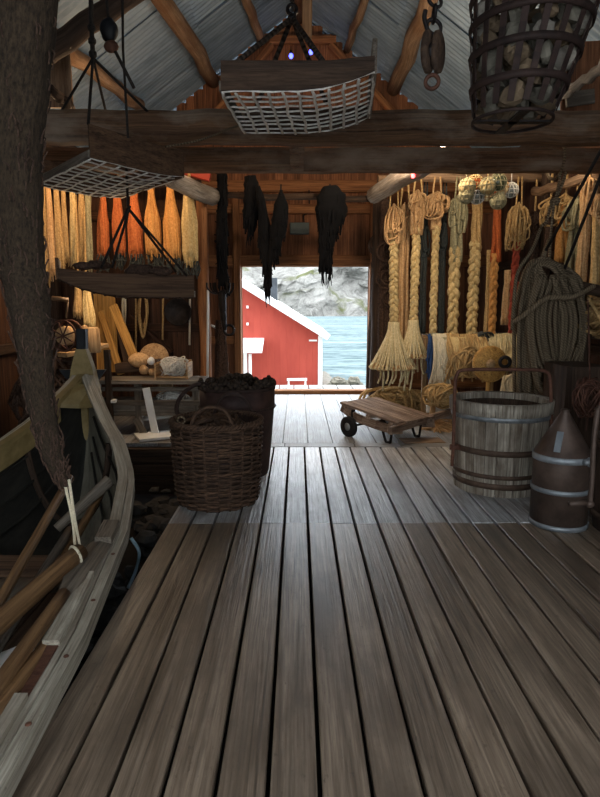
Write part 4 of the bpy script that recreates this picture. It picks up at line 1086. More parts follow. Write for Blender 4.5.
# yellow chute boards
def leaning(pa, pb2, w_, t, mat, lab, Ya, Yb, nm='pale_board'):
    m = MB(); m.bar(at(*pa, Ya), at(*pb2, Yb), w_, t, up=(0, 1, 0)); return tag(m.build(nm, mat), lab, 'board')
leaning((104, 286), (108, 372), .3, .03, 'pinewood', 'wide yellow board standing behind the leaning channel', 8.4, 8.4)
ch = thing('wooden_channel', 'leaning yellow wooden channel of two long boards by the bench', 'channel', at(120, 370, 7.9))
for (pa, pb2, w_, dy, nm) in (((101, 312), (121, 374), .09, 0, 'side_board'), ((113, 306), (137, 364), .12, -.06, 'side_board'), ((118, 318), (129, 368), .10, .06, 'back_board')):
    m = MB(); m.bar(at(*pa, 8.2+dy), at(*pb2, 7.85+dy), w_, .05, up=(0, 1, 0)); m.build(nm, 'pinewood' if nm != 'back_board' else 'dark', ch)
m = MB(); m.bar(at(118, 368, 7.8), at(160, 364, 7.8), .25, .13); tag(m.build('wooden_box', 'dark'), 'dark shallow wooden box on the bench under round disc', 'box')
m = MB(); m.lathe(at(154, 358, 7.95), [(0, -.025), (.19, -.025), (.2, -.01), (.2, .01), (.19, .025), (0, .025)], 32, (.1, -1, .25)); tag(m.build('round_wooden_lid', 'tan', None, True), 'round tan wooden lid standing on edge on the bench', 'lid')
m = MB(); p = at(139, 360, 7.7); m.ball(p, .12, 16, .08, (1.15, 1, .8)); tag(m.build('net_float', 'sand', None, True), 'pale rounded float lying left of the round wooden lid', 'float')
for i, (px, py, r) in enumerate(((151, 361, .05), (144, 370, .06), (152, 372, .05))):
    m = MB(); m.ball(at(px, py, 7.55), r, 10, .3); tag(m.build('cork', 'tan' if i else 'white', None, True), ['small white cork lump right of the pale float', 'tan cork lump at the bench front under the float', 'tan cork lump below the round wooden lid'][i], 'cork')
def tangle(name, label, c, rx, ry, rz, n, r, mat, cat='rope', group=None, core=True):
    m = MB(); c = V(c)
    for i in range(n):
        a = R.uniform(0, 2*PI); pts = []
        u = V((R.uniform(-1, 1), R.uniform(-1, 1), R.uniform(-.6, .6))).normalized(); v_ = u.orthogonal().normalized(); rr = R.uniform(.55, 1); sh_ = V((R.uniform(-.3, .3)*rx, R.uniform(-.3, .3)*ry, R.uniform(-.2, .2)*rz))
        for k in range(9):
            q = a+2*PI*k/8*R.uniform(.93, 1.07); d = u.cross(v_)*sin(q)+v_*cos(q); pts.append(c+sh_+V((d.x*rx, d.y*ry, d.z*rz))*rr)
        m.tube(curve(pts, 3), r, 5)
    if core: m.ball(c, 1, 16, .3, (rx*.7, ry*.7, rz*.7))
    return tag(m.build(name, mat, None, True), label, cat, group)
bx = thing('rope_box', 'small pale wooden box of tangled white line on the bench', 'box', at(174, 377, 7.5))
p = at(174, 377, 7.5)
for dx, dy, w_, d in ((-.2, 0, .03, .34), (.2, 0, .03, .34)):
    m = MB(); m.bar(p+V((dx, -d/2, .09)), p+V((dx, d/2, .09)), .02, .2); m.build('end_board', 'tan', bx)
m = MB(); m.bar(p+V((-.2, .17, .1)), p+V((.2, .17, .1)), .02, .22); m.build('back_board', 'tan', bx)
m = MB(); m.bar(p+V((-.2, 0, .01)), p+V((.2, 0, .01)), .3, .02); m.build('bottom', 'tan', bx)
tangle('line_tangle', 'tangled white line heaped in the pale box on the bench', p+V((0, 0, .13)), .19, .15, .13, 40, .007, 'netcord', core=False)
tangle('line_tangle', 'coil of white and green cord under the bench top', at(174, 398, 7.5), .2, .14, .09, 18, .009, 'netcord')
# ropes hung on the back wall
for i, (px, ya, yb, wv, n, mat, lab) in enumerate((
    (124, 292, 338, 1.5, 2, 'ropepale', 'thin pale cord on the wall just right of yellow channel'), (143, 292, 340, 6, 6, 'beige', 'looped beige rope hung above the round wooden lid'),
    (136, 300, 358, 3, 1, 'beige', 'single long beige cord falling beside the looped rope'), (163, 298, 340, .6, 1, 'beige', 'straight cord hung between looped rope and dark pan'), (190, 298, 345, .6, 1, 'ropepale', 'straight pale cord hung between dark pan and post'))):
    m = MB()
    for k in range(n):
        w_ = wv*R.uniform(.5, 1); yb2 = yb-R.uniform(0, 14) if n > 1 else yb
        if n == 1: m.tube([at(px, ya-6, 8.7), at(px+R.uniform(-.4, .4), (ya+yb2)/2, 8.7), at(px-.5, yb2, 8.7)], .016, 5)
        else: m.tube(curve([at(px-w_*.3, ya-6, 8.7), at(px-w_, (ya+yb2)/2, 8.7-.02*k), at(px, yb2, 8.7-.02*k), at(px+w_, (ya+yb2)/2, 8.7-.02*k), at(px+w_*.3, ya-6, 8.7)], 5), .016, 5)
    m.tube([at(px, ya-6, 8.7), at(px, ya-14, 8.76)], .012, 4)
    tag(m.build('hanging_rope', mat, None, True), lab, 'rope', 'ropes hung on the boards behind the bench')
m = MB(); c = at(178, 312, 8.65); m.lathe(c, [(0, -.03), (.17, -.03), (.2, .02), (.185, .02), (.16, -.01), (0, -.01)], 28, (0, -1, 0)); tag(m.build('iron_pan', 'blackmetal', None, True), 'round dark iron pan hanging on the boards behind the bench', 'pan')
# partition boards behind the bench
m = MB(); x = -3.5
while x < -1.45:
    ww = R.uniform(.14, .2); m.bar((x+ww/2, 8.85, 0), (x+ww/2, 8.85, at(150, 190, 8.85).z+.1), ww+.003, .03, up=(0, 1, 0), bev=.003); x += ww
struct(m, 'wall_partition', 'darkwall')
m = MB(); m.bar((-3.5, 8.8, 2.9), (-1.45, 8.8, 2.9), .06, .14); m.bar((-3.5, 8.8, 1.3), (-1.45, 8.8, 1.3), .05, .12); m.bar(at(130, 315, 8.78), at(172, 352, 8.78), .05, .12, up=(0, 1, 0)); struct(m, 'trim_5', 'darkwall')
# clutter between boat stem and wall
zs = at(85, 352, 6.9).z
m = MB(); m.bar(at(62, 355, 6.8), at(104, 345, 7.2), .22, .05); tag(m.build('wall_shelf', 'tan'), 'short tan shelf board behind the boat stem', 'shelf')
m = MB(); m.bar((at(66, 352, 6.9).x, 7.1, -.0), (at(66, 352, 6.9).x, 7.1, zs-.05), .07, .07, up=(0, 1, 0)); m.bar((at(103, 352, 7.1).x, 7.25, -.0), (at(103, 352, 7.1).x, 7.25, zs+.0), .07, .07, up=(0, 1, 0)); tag(m.build('shelf_post', 'dark'), 'dark props carrying the short shelf behind the stem', 'post')
rl = thing('line_reel', 'round iron rimmed line reel on the shelf beside the dark net bundle', 'reel', at(62, 344, 6.6))
c = at(63, 336, 6.6)
m = MB(); m.ring(c, .17, .012, (.3, 1, 0), 28); m.ring(c+V((.03, .14, 0)), .17, .012, (.3, 1, 0), 28); m.build('rim', 'rust', rl, True)
m = MB()
for k in range(4): q = PI*k/4+.3; e = V((cos(q), -.3*cos(q), sin(q)))*.165; m.tube([c-e, c+e], .009, 5)
m.build('spoke', 'rust', rl)
m = MB(); m.lathe(c+V((.015, .07, 0)), [(.1, -.07), (.11, 0), (.1, .07)], 20, (.3, 1, 0), True, .04); m.build('line_coil', 'sand', rl, True)
m = MB(); p = at(93, 344, 7.0); m.lathe(p-V((0, 0, .1)), [(0, 0), (.085, 0), (.09, .02), (.08, .28), (.06, .3), (0, .3)], 18); tag(m.build('wooden_cask', 'tan', None, True), 'small tan wooden cylinder standing on the shelf by the stem', 'cask')
m = MB(); p = at(85, 335, 6.95); m.lathe(p-V((0, 0, .22)), [(0, 0), (.05, 0), (.03, .08), (.06, .12), (.03, .17), (.06, .22), (.02, .27), (.04, .32), (0, .34)], 14); tag(m.build('turned_spindle', 'tan', None, True), 'turned wooden spindle on the shelf beside the tan cylinder', 'spindle')
b = thing('line_hank', 'straw hank of lines hung above the tan wooden cylinder', 'line', at(86, 296, 7.4), 'hanks under the long tray'); tassel(at(86, 280, 7.4), at(90, 330, 7.4), .03, .065, 'yellow', b, 14, None, .5, .3)
m = MB(); m.tube([at(86, 280, 7.4), at(84, 195, 7.75)], .012, 5); m.build('hanging_loop', 'beige', b)
b = thing('line_hank', 'dim beige hank of lines hung left of the straw hank', 'line', at(76, 296, 7.4), 'hanks under the long tray'); tassel(at(78, 280, 7.4), at(78, 318, 7.4), .025, .05, 'beige', b, 12, None, .5, .3)
m = MB(); m.tube([at(78, 280, 7.4), at(76, 195, 7.75)], .012, 5); m.build('hanging_loop', 'beige', b)
m = MB(); m.tube([at(52, 298, 6.5), at(68, 300, 6.6)], .025, 8); m.tube([at(68, 300, 6.6), at(66, 318, 6.6)], .012, 6); tag(m.build('wooden_peg', 'oar', None, True), 'short wooden peg with hook sticking out beside the net bundle', 'peg')
tangle('net_pile', 'dim heap of beige netting behind the boat near the left wall', (-2.95, 6.95, .55), .4, .3, .45, 30, .02, 'netbrown', 'net')
tangle('net_pile', 'dark netting heap leaning on the left wall behind the net bundle', (-3.3, 5.6, 1.1), .2, .5, .7, 30, .02, 'netbrown', 'net')
for i, (Y, z, mat) in enumerate(((4.7, 1.7, 'beige'), (5.2, 1.55, 'netbrown'), (5.7, 1.8, 'beige'))):
    m = MB(); c = V((-3.42, Y, z))
    for k in range(6): m.ring(c+V((.03*(k % 3), R.uniform(-.03, .03), R.uniform(-.05, .05))), .2+R.uniform(-.02, .04), .017, (1, R.uniform(-.15, .15), 0), 20, 5, 1, 1.0)
    m.tube([c+V((.03, 0, .2)), c+V((-.05, 0, .24))], .014, 5)
    tag(m.build('rope_coil', mat, None, True), ['beige rope coil on the left wall, nearest the camera', 'brown rope coil on the left wall between two beige ones', 'beige rope coil on the left wall, farthest from camera'][i], 'rope', 'coils on the left wall')
# ================================================================== BASKETS
def woven(c, prof, rows, stakes, mat_w, mat_s, root, amp=.012, rw=.014, sq=1.0):
    """prof: list of (z, r); one part for the weavers, one for the stakes"""
    def rr(z):
        for (a, u), (b2, w2) in zip(prof, prof[1:]):
            if z <= b2: return u+(w2-u)*(z-a)/(b2-a)
        return prof[-1][1]
    H = prof[-1][0]; m = MB(); n = stakes*4
    for i in range(rows):
        z = H*(i+.5)/rows; ph = PI*(i % 2); r = rr(z); z += R.uniform(-.004, .004)
        m.tube([V(c)+V((cos(q)*(r+amp*sin(q*stakes/2+ph)), sin(q)*(r+amp*sin(q*stakes/2+ph)), z+R.uniform(-.003, .003))) for q in [2*PI*k/n for k in range(n+1)]], rw*R.uniform(.85, 1.15), 5, False)
    m.build('weave', mat_w, root, True)
    m = MB()
    for k in range(stakes):
        q = 2*PI*k/stakes; m.tube([V(c)+V((cos(q)*rr(H*j/6), sin(q)*rr(H*j/6), H*j/6)) for j in range(7)], .012, 5)
    m.build('stakes', mat_s, root, True)
    m = MB(); m.lathe(V(c)+V((0, 0, .012)), [(0, 0), (rr(0), 0), (rr(0), .02), (0, .02)], 24); 
    m.lathe(c, [(rr(0)-.02, 0)]+[(rr(H*j/6)-.02, H*j/6) for j in range(1, 7)], 24); m.build('lining', 'wickerdark', root, True)
    m = MB()
    for s in range(3):
        m.tube([V(c)+V((cos(q)*(rr(H)+.016*cos(q*22+s*2.1)), sin(q)*(rr(H)+.016*cos(q*22+s*2.1)), H+.016*sin(q*22+s*2.1))) for q in [2*PI*k/150 for k in range(151)]], .013, 5, False)
    m.build('rim', mat_s, root, True)
fc = V((-.67, 4.78, 0))
fb = thing('wicker_basket', 'woven brown wicker basket in front with coiled rope inside', 'basket', fc)
woven(fc, [(0, .315), (.1, .335), (.4, .355), (.68, .365)], 34, 22, 'wicker', 'wicker', fb, .013, .0115)
m = MB()
for s in range(3):
    m.tube(curve([fc+V((.33*cos(q0)*1+dx, .33*sin(q0)+.0, z)) for q0, dx, z in ()] or [V((-.84, 4.50+.01*s, .66)), V((-.80, 4.53+.012*s, .77)), V((-.70, 4.55+.01*s, .825)), V((-.57, 4.53+.012*s, .80)), V((-.5, 4.48+.01*s, .68))], 7), .014, 6)
m.build('handle', 'wicker', fb, True)
m = MB()
for s in range(3):
    m.tube(curve([V((-.74, 5.1+.01*s, .66)), V((-.68, 5.08+.01*s, .80)), V((-.57, 5.07, .85+.01*s)), V((-.45, 5.08, .80)), V((-.4, 5.1, .66))], 7), .015, 6)
m.build('handle', 'wickerdark', fb, True)
m = MB(); m.ring((-.93, 4.62, .71), .03, .008, (0, 1, .4), 14); m.build('rope_eye', 'ropegrey', fb, True)
tangle('rope_coil', 'coil of brown rope inside the front wicker basket', fc+V((.0, .0, .62)), .26, .26, .1, 26, .018, 'wicker', 'rope')
bc2 = V((-.585, 5.62, 0))
bb = thing('tarred_basket', 'tall dark canvas sided basket heaped with dark rope behind the wicker one', 'basket', bc2)
m = MB(); m.lathe(bc2, [(0, 0), (.29, 0), (.30, .05), (.325, .3), (.345, .55), (.355, .66), (.36, .67), (.36, .84), (.34, .84), (.33, .5), (.0, .45)], 40, rip=.006, nr=7); m.build('body', 'leather', bb, True)
m = MB(); m.ring(bc2+V((0, 0, .66)), .363, .012, n=40); m.ring(bc2+V((0, 0, .845)), .352, .018, n=40); m.build('binding', 'wickerdark', bb, True)
m = MB()
for s in range(4): m.ring(bc2+V((-.40+R.uniform(-.012, .012), -.14, .73)), .205+s*.006, .015, (.25, 1, .1), 24, 6, 1.0, .52)
m.build('handle_loop', 'wickerdark', bb, True)
m = MB()
for i in range(34):
    q = 2*PI*i/34+R.uniform(-.1, .1); r = R.uniform(.24, .36); c = bc2+V((cos(q)*r, sin(q)*r, .87+R.uniform(-.02, .03)))
    t = V((-sin(q), cos(q), 0)); m.tube(curve([c-t*.08-V((0, 0, .03)), c+V((0, 0, .035))+t*R.uniform(-.03, .03), c+t*.08-V((0, 0, .02)), c+t*.11-V((cos(q)*.1, sin(q)*.1, .03))], 4), R.uniform(.018, .028), 6)
tag(m.build('dark_rope_heap', 'ropedark', None, True), 'heap of dark rope piled round the rim of the tall basket', 'rope')

# ================================================================== HAND CART
cc = V((1.10, 7.24, 0)); dirv = V((.57, -.68, 0)).normalized(); nv = V((.68, .57, 0)).normalized()
cart = thing('hand_cart', 'low wooden hand cart with two small wheels on the landing', 'cart', cc)
def cp(u, v_, z): return cc+dirv*u+nv*v_+V((0, 0, z))
def bedz(u): return .335-.13*u
L2, W2 = .48, .33
for k in range(6):
    v_ = -W2+.055+k*.112+R.uniform(-.004, .004); m = MB(); a, b_ = R.uniform(-.02, .02), R.uniform(-.03, .02)
    m.bar(cp(-L2+a, v_, bedz(-L2)), cp(L2+b_, v_, bedz(L2)), .106, .032, wob=.002, segs=3); m.build('bed_plank', 'cartwood', cart)
for u in (-.38, 0, .36):
    m = MB(); m.bar(cp(u, -W2, bedz(u)-.045), cp(u, W2, bedz(u)-.045), .07, .05); m.build('cross_bar', 'cartwood', cart)
for v_ in (-W2+.03, W2-.03):
    m = MB(); pts = [cp(-L2, v_, bedz(-L2)-.06), cp(-.2, v_, bedz(-.2)-.12), cp(.3, v_, bedz(.3)-.11), cp(L2+.02, v_, bedz(L2)-.07)]
    pp = curve(pts, 5)
    for a, b_ in zip(pp, pp[1:]): m.bar(a, b_+(b_-a)*.05, .04, .1, rnd=.5)
    m.build('side_rail', 'cartwood', cart)
m = MB(); m.bar(at(390, 431, 6.5), at(452, 411, 7.65), .05, .085); m.build('pull_beam', 'cartwood', cart)
m = MB(); m.tube([cp(-.28, -W2-.06, .13), cp(-.28, W2+.06, .13)], .014, 8); m.build('axle', 'blackmetal', cart)
for v_ in (-W2-.045, W2+.045):
    m = MB(); m.lathe(cp(-.28, v_, .13), [(.05, -.03), (.11, -.034), (.13, -.02), (.13, .02), (.11, .034), (.05, .03)], 28, nv); wh = m.build('wheel', 'rubber', cart, True)
    m = MB(); m.lathe(cp(-.28, v_, .13), [(0, -.035), (.03, -.035), (.055, -.02), (.055, .02), (.03, .035), (0, .035)], 20, nv); m.build('hub', 'galv', wh, True)
    m = MB(); m.bar(cp(-.28, v_*.8, .12), cp(-.28, v_*.8, bedz(-.28)-.04), .05, .03, up=dirv); m.build('axle_bracket', 'blackmetal', cart)
for v_ in (-W2+.06, W2-.06):
    m = MB(); m.tube(curve([cp(.16, v_, bedz(.16)-.1), cp(.24, v_, .02), cp(.28, v_, .012), cp(.31, v_, .02), cp(.34, v_, bedz(.34)-.08)], 5), .016, 8); m.build('leg_iron', 'blackmetal', cart, True)

# ================================================================== TUB WITH BAIL
tc_ = V((1.80, 5.17, 0)); TR = .425; TH = .80
tub = thing('wooden_tub', 'big grey staved wooden tub with iron bail on the deck', 'tub', tc_)
m = MB(); ns = 26
def tr(z): return .375+.05*(z/TH)
for k in range(ns):
    q0, q1 = 2*PI*k/ns+.006, 2*PI*(k+1)/ns-.006; vs, tcs = [], []
    for z in (0, TH*.5, TH):
        for q in (q0, q1):
            for d in (0, .035):
                r = tr(z)-d+R.uniform(-.002, .002); vs.append(tc_+V((cos(q)*r, sin(q)*r, z+.0))); tcs.append((q*.4, d, z))
    fs = []
    for i in (0, 4):
        fs += [(i, i+4, i+6, i+2), (i+1, i+3, i+7, i+5), (i, i+1, i+5, i+4), (i+2, i+6, i+7, i+3)]
    fs += [(8, 9, 11, 10), (0, 2, 3, 1)]
    m.add(vs, fs, tcs)
m.build('staves', 'tub', tub)
m = MB(); m.lathe(tc_, [(.33, .06), (tr(.7)-.04, .72), (tr(.74)-.038, .745)], 40); m.build('dark_lining', 'dark', tub, True)  # added sleeve that darkens the inside of the tub
m = MB(); m.lathe(tc_, [(0, .05), (.36, .05), (.36, .02), (0, .02)], 28); m.build('bottom', 'dark', tub)
for z, h, mat in ((.655, .045, 'hoop'), (.36, .05, 'rusthoop'), (.16, .035, 'rusthoop'), (.07, .05, 'rusthoop')):
    m = MB(); m.lathe(tc_+V((0, 0, z)), [(tr(z)-.004, 0), (tr(z)+.008, 0), (tr(z+h)+.008, h), (tr(z+h)-.004, h), (tr(z)-.004, 0)], 48); m.build('hoop', mat, tub, True)
m = MB()
for q in range(48): pass
m.lathe(tc_+V((0, 0, TH-.11)), [(tr(.7)+.001, 0), (tr(.7)+.02, .01), (tr(.8)+.02, .115), (tr(.8)-.03, .115), (tr(.8)-.035, 0)], 48); m.build('top_band', 'tub', tub, True)
m = MB(); bl = [at(452, 466, 4.95), at(453.5, 440, 4.95), at(455, 388, 4.95), at(457, 375, 4.95), at(464, 370, 4.95), at(500, 369.5, 4.95), at(536, 370, 4.95), at(546, 372, 4.95), at(550, 378, 4.95), at(551, 400, 4.95), at(551.5, 440, 4.95)]
m.tube(curve(bl, 5), .015, 8); m.build('bail', 'rust', tub, True)
m = MB(); m.tube([at(450, 447, 4.95), at(460, 447, 4.95)], .025, 8); m.tube([at(545, 440, 4.95), at(553, 440, 4.95)], .025, 8); m.build('bail_pin', 'rust', tub, True)

# ================================================================== TIN CAN WITH CONE TOP
kc = V((at(559, 520, 4.2).x, 4.22, 0)); kr = .20
can = thing('rusty_tin_can', 'rusty tin container with cone top and pale bands beside the tub', 'can', kc)
m = MB(); m.lathe(kc, [(0, 0), (kr, 0), (kr, .52), (kr*.98, .545)], 36); m.build('body', 'canrust', can, True)
m = MB(); m.lathe(kc, [(kr*1.0, .545), (kr*.15, .845), (kr*.15, .86), (0, .86)], 36); m.build('cone_lid', 'canrust', can, True)
m = MB(); m.lathe(kc+V((0, 0, .84)), [(.03, 0), (.032, .025), (.02, .03), (0, .03)], 16); m.build('spout_cap', 'canrust', can, True)
for z, h in ((0.004, .035), (.27, .035), (.5, .045)):
    m = MB(); m.lathe(kc+V((0, 0, z)), [(kr-.003, 0), (kr+.008, 0), (kr+.008, h), (kr-.003, h), (kr-.003, 0)], 36); m.build('band', 'galv', can, True)
m = MB(); m.tube([kc+V((.06, -kr-.02, .525)), kc+V((.12, -kr+.01, .525))], .022, 10); m.ring(kc+V((.1, -kr-.01, .525)), .03, .006, (1, .4, 0), 14); m.build('band_clamp', 'hoop', can, True)
m = MB(); q = -2.2; a, b_ = kc+V((cos(q)*kr*.95, sin(q)*kr*.95, .585)), kc+V((cos(q)*kr*.3, sin(q)*kr*.3, .80)); m.bar(a, a.lerp(b_, .62), .045, .006, up=(cos(q), sin(q), .6)); m.build('lid_patch', 'galv', can)

# ================================================================== CRANK BARREL AT THE RIGHT EDGE
wc = V((2.47, 4.08, 0))
wb = thing('crank_barrel', 'wooden barrel with an iron hand crank at the right picture edge', 'barrel', wc)
m = MB(); m.lathe(wc, [(0, 0), (.30, 0), (.335, .25), (.34, .45), (.31, .8), (.29, .8), (.28, .3), (0, .3)], 36, rip=.004, nr=18); m.build('staves', 'dark', wb, True)
for z, r in ((.1, .318), (.62, .334)):
    m = MB(); m.lathe(wc+V((0, 0, z)), [(r-.004, 0), (r+.008, 0), (r+.006, .045), (r-.006, .045), (r-.004, 0)], 36); m.build('hoop', 'rusthoop', wb, True)
m = MB(); a = at(590, 504, 3.62); m.tube(curve([at(598, 408, 3.62), at(594, 440, 3.62), at(592, 480, 3.62), a], 6), .017, 8); m.tube([at(598, 408, 3.62), V((2.25, 3.85, at(598, 408, 3.62).z))], .017, 8)
m.build('crank_arm', 'canrust', wb, True)
m = MB(); m.tube([at(569, 504, 3.6), at(580, 503, 3.61), at(592, 503, 3.63)], [.018, .02, .016], 10); m.ball(a, .028, 10); m.build('crank_grip', 'canrust', wb, True)
tangle('rusty_wire_tangle', 'tangle of rusty wire hanging behind the cone topped tin', at(590, 398, 5.0), .14, .1, .17, 26, .008, 'rust', 'wire', core=False)
m = MB(); m.tube([at(590, 385, 5.0), at(588, 300, 5.6)], .007, 5); m.tube([at(590, 400, 5.0), at(586, 432, 5.0)], .007, 5); tag(m.build('wire_hanger', 'rust'), 'thin rusty wire holding up the rusty tangle', 'wire')
m = MB(); m.bar((2.72, 5.75, 0), (2.72, 5.75, 1.05), .4, .6, up=(0, 1, 0)); tag(m.build('dark_chest', 'dark'), 'tall dark chest in the shadow behind tub and rope hank', 'chest')
# low dark shelf unit against the right wall
sh2 = thing('storage_rack', 'dark wooden rack against the right wall behind the rope hank', 'rack', (3.3, 6.6, 0))
for z in (.5, 1.3):
    m = MB(); m.bar((3.3, 4.6, z), (3.3, 8.2, z), .5, .05); m.build('shelf', 'dark', sh2)
for Y in (4.6, 6.4, 8.2):
    m = MB(); m.bar((3.1, Y, 0), (3.1, Y, 1.7), .08, .08, up=(0, 1, 0)); m.build('upright', 'dark', sh2)
tangle('net_pile', 'dim tan netting on the dark right rack beside the rope hank', (3.15, 6.0, 1.5), .25, .5, .2, 24, .02, 'beige', 'net')

# ================================================================== NET RACK BEHIND THE TUB
YR = 7.9
rk = thing('net_rack', 'low wooden rack draped with pale nets behind the tub', 'rack', at(470, 420, YR+.3))
zt = at(470, 339, YR).z; xa, xb = at(433, 340, YR).x, at(514, 340, YR).x
m = MB(); m.bar((xa, YR+.1, zt), (xb, YR+.1, zt), .14, .07); m.build('top_rail', 'tan', rk)
m = MB(); m.bar((xa, YR+.7, zt), (xb, YR+.7, zt), .1, .07); m.build('back_rail', 'tan', rk)
for x in (xa+.05, xb-.05):
    for Y in (YR+.1, YR+.7):
        m = MB(); m.bar((x, Y, 0), (x, Y, zt), .07, .07, up=(0, 1, 0)); m.build('leg', 'tan', rk)
def drape(name, label, x0, x1, mat, zt, drop, Y, seed, group='nets on the low rack', bulge=.1, threads=30, tmat=None):
    b = thing(name, label, 'net', ((x0+x1)/2, Y, zt-drop), group)
    m = MB(); vs, fs, tcs = [], [], []; NX, NZ = 26, 18
    for i in range(NX+1):
        for j in range(NZ+1):
            u, t = i/NX, j/NZ; x = x0+(x1-x0)*u; nn = mnoise.fractal(V((x*6, t*3, seed)), 1, 2, 4)
            if t < .25: y = Y+.45*(1-t/.25)-.02; z = zt+.05+.03*nn
            else: tt = (t-.25)/.75; y = Y-.05-bulge*sin(tt*PI*.7)+.07*nn; z = zt+.05-drop*tt*(1+.12*mnoise.noise(V((x*7, seed, 0))))
            vs.append((x, y, z)); tcs.append((x, t*drop, nn))
    for i in range(NX):
        for j in range(NZ): a = i*(NZ+1)+j; fs.append((a, a+1, a+NZ+2, a+NZ+1))
    m.add(vs, fs, tcs); m.build('net_cloth', mat, b, True)
    m = MB()
    for i in range(threads):
        x = R.uniform(x0, x1); d = drop*R.uniform(.5, 1.25); y = Y-.06-bulge*.8
        m.tube(curve([(x, Y-.03, zt+.07), (x+R.uniform(-.05, .05), y-.02, zt-d*.4), (x+R.uniform(-.09, .09), y-.02+R.uniform(-.04, .03), zt-d)], 4), R.uniform(.008, .014), 5)
    m.build('loose_twine', tmat or mat, b, True)
def xr(px): return at(px, 360, YR).x
drape('draped_net', 'dark blue net at the left end of the low rack', xr(427), xr(433), 'netblue', zt, .55, YR+.02, 1, threads=5, bulge=.05)
drape('draped_net', 'white net hanging beside the blue one on the low rack', xr(431), xr(447), 'olive', zt, .66, YR-.02, 2, threads=70, tmat='ropepale')
drape('draped_net', 'straw yellow net draped over the middle of the low rack', xr(444), xr(482), 'yellow', zt, .45, YR-.06, 3, bulge=.16, threads=44, tmat='beige')
drape('draped_net', 'beige net draped on the right end of the low rack', xr(480), xr(516), 'cream', zt, .42, YR-.02, 4, threads=20)
tangle('net_tuft', 'brown tufted netting knot on the yellow draped net', at(466, 362, YR-.3), .17, .08, .2, 26, .014, 'beige', 'net', core=False)
tangle('net_tuft', 'slate grey net lump on top of the low rack', at(482, 338, YR-.05), .13, .1, .08, 20, .014, 'netgrey', 'net')
tangle('net_tuft', 'white knotted twine hanging below the round wooden float', at(509, 388, YR-.5), .09, .06, .17, 22, .016, 'ropepale', 'net')
tangle('rope_pile', 'tangle of straw rope low on the left side of the rack', at(440, 395, YR-.3), .22, .15, .16, 30, .014, 'beige')
tangle('rope_pile', 'heap of pale loose twine on the landing left of the tub', at(444, 427, YR-.25)+V((0, 0, -.06)), .3, .22, .14, 44, .012, 'sand')
tangle('rope_coil', 'large coil of brown rope on the floor behind the hand cart', at(400, 403, 9.0), .5, .3, .24, 54, .022, 'beige')
m = MB(); m.bar(at(437, 396, YR+.2), at(437, 412, YR+.2), .3, .03, up=(0, 1, 0)); tag(m.build('white_crate_side', 'white'), 'white board standing among nets at left end of the rack', 'board')
m = MB(); m.bar((at(404, 441, 6.8).x, 6.95, .006), (at(446, 441, 6.8).x, 7.0, .006), .28, .008); tag(m.build('brown_mat', 'log'), 'thin brown board flat on the floor under the cart handle', 'board')
fl = thing('wooden_float', 'round yellow wooden disc with a hub propped on the rack', 'disc', at(490, 382, 6.9)); c = at(490, 364, 6.9)
m = MB(); m.lathe(c, [(0, -.03), (.2, -.03), (.215, -.015), (.215, .015), (.2, .03), (0, .03)], 36, (.15, -1, .1)); m.build('disc', 'pinewood', fl, True)
m = MB(); m.lathe(c+V((0, -.03, 0)), [(0, .035), (.025, .035), (.05, .02), (.06, 0)], 20, (.15, -1, .1)); m.build('hub', 'tan', fl, True)
m = MB(); m.tube([c+V((0, .02, -.2)), V((c.x, c.y+.05, 0))], .03, 8); m.build('stand', 'pinewood', fl)
m = MB(); m.ring(at(505, 362, 6.6), .055, .02, (.1, 1, 0), 22, 8); tag(m.build('black_ring', 'blackmetal', None, True), 'thick black iron ring beside the round yellow disc', 'ring')
# dark nets high behind strands
for i, (px, mat) in enumerate(((447, 'netgrey'), (466, 'netbrown'))):
    pass
# ================================================================== BULBS
def bulb(name, label, p, mat, r=.03):
    b = thing(name, label, 'lamp', p, 'small lamps on the beams'); m = MB(); m.ball(p, r, 14, 0, (1, 1, 1.2)); m.build('bulb', mat, b, True)
    m = MB(); m.tube([V(p)+V((0, 0, r)), V(p)+V((0, .01, r+.05))], r*.6, 10); m.build('socket', 'blackmetal', b, True)
    m = MB(); m.tube([V(p)+V((0, .01, r+.05)), V(p)+V((.0, .05, r+.14))], .006, 5); m.build('wire', 'cord', b)
bulb('lamp_bulb', 'bare warm bulb hidden behind the long hanging tray', V((-2.3, 6.9, 1.93)), 'bulbwarm', .025)  # added as a source for the bench light, out of view
bulb('lamp_bulb', 'small white lit bulb between the beams above the net strands', at(443, 148, 6.95), 'bulbwarm', .028)
bulb('lamp_bulb', 'small red lit bulb at the end of the right brace log', at(413, 176, 7.0), 'bulbred', .022)
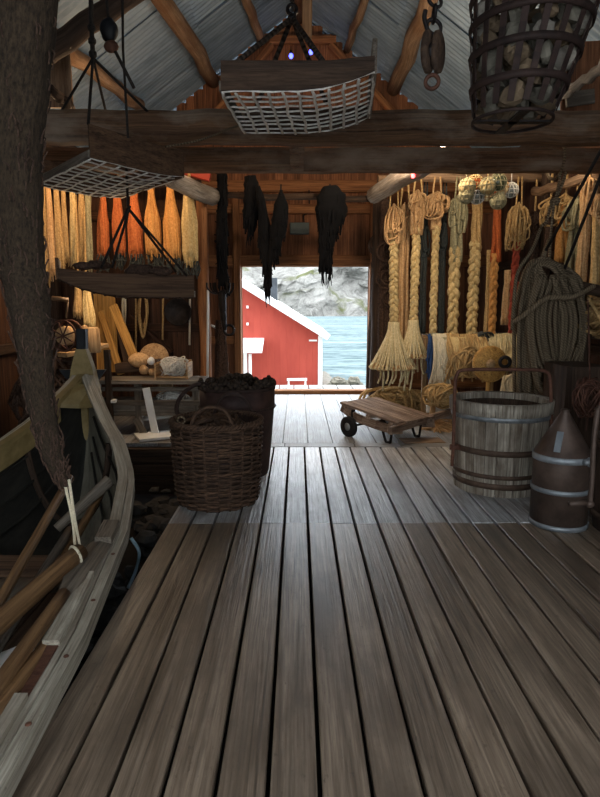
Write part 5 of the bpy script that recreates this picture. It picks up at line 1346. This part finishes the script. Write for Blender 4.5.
bulb('lamp_bulb', 'small red lit bulb above the pale left brace', at(189, 168, 7.3), 'bulbred', .018)
for i, (px, py) in enumerate(((291, 56), (311, 52))):
    bulb('lamp_bulb', ['left of two tiny blue lights in the gable above the tray', 'right of two tiny blue lights in the gable above the tray'][i], at(px, py, 10.4), 'bulbblue', .035)  # glowing balls stand in for light gaps in the gable
#==LIGHT
wd = bpy.data.worlds.new('overcast_sky'); sc.world = wd; wd.use_nodes = True
bg = wd.node_tree.nodes['Background']; bg.inputs[0].default_value = (.84, .92, 1, 1); bg.inputs[1].default_value = 2.2
g_ = wd.node_tree; tcn = g_.nodes.new('ShaderNodeTexCoord'); sp = g_.nodes.new('ShaderNodeSeparateXYZ'); mr = g_.nodes.new('ShaderNodeMapRange')
g_.links.new(tcn.outputs['Generated'], sp.inputs[0]); g_.links.new(sp.outputs[1], mr.inputs[0])      # sky strength raised beyond the doorway to send more light in
for i_, v_ in ((1, -1), (2, .6), (3, 1.6), (4, 7.0)): mr.inputs[i_].default_value = v_
g_.links.new(mr.outputs[0], bg.inputs[1])
def lamp(name, loc, e, c, r=.06):
    l = bpy.data.lights.new(name, 'POINT'); l.energy = e; l.color = c; l.shadow_soft_size = r
    o = bpy.data.objects.new(name, l); col.objects.link(o); o.location = loc; return o
for i, (x, y, z, e) in enumerate(((1.0, 6.98, 3.36, 42), (1.62, 6.98, 3.4, 42), (2.9, 6.98, 3.38, 9))): lamp('lamp_light', (x, y, z), e, (1, .80, .58))  # point lights placed unseen behind the tie beam to warm the nets
for i, (x, y, z, e) in enumerate(((-1.5, 6.98, 3.38, 16), (-2.2, 6.98, 3.38, 18), (-2.9, 6.98, 3.38, 18))): lamp('lamp_light', (x, y, z), e, (1, .66, .38))  # left row of unseen lights, put there to warm the tassels
lamp('lamp_light_bench', (-2.3, 6.86, 1.9), 13, (1, .72, .45), .03)  # added light for the bench, at the unseen bulb
sc.view_settings.view_transform = 'Standard'; sc.view_settings.look = 'None'
sc.view_settings.exposure = 0.6; sc.view_settings.gamma = 1
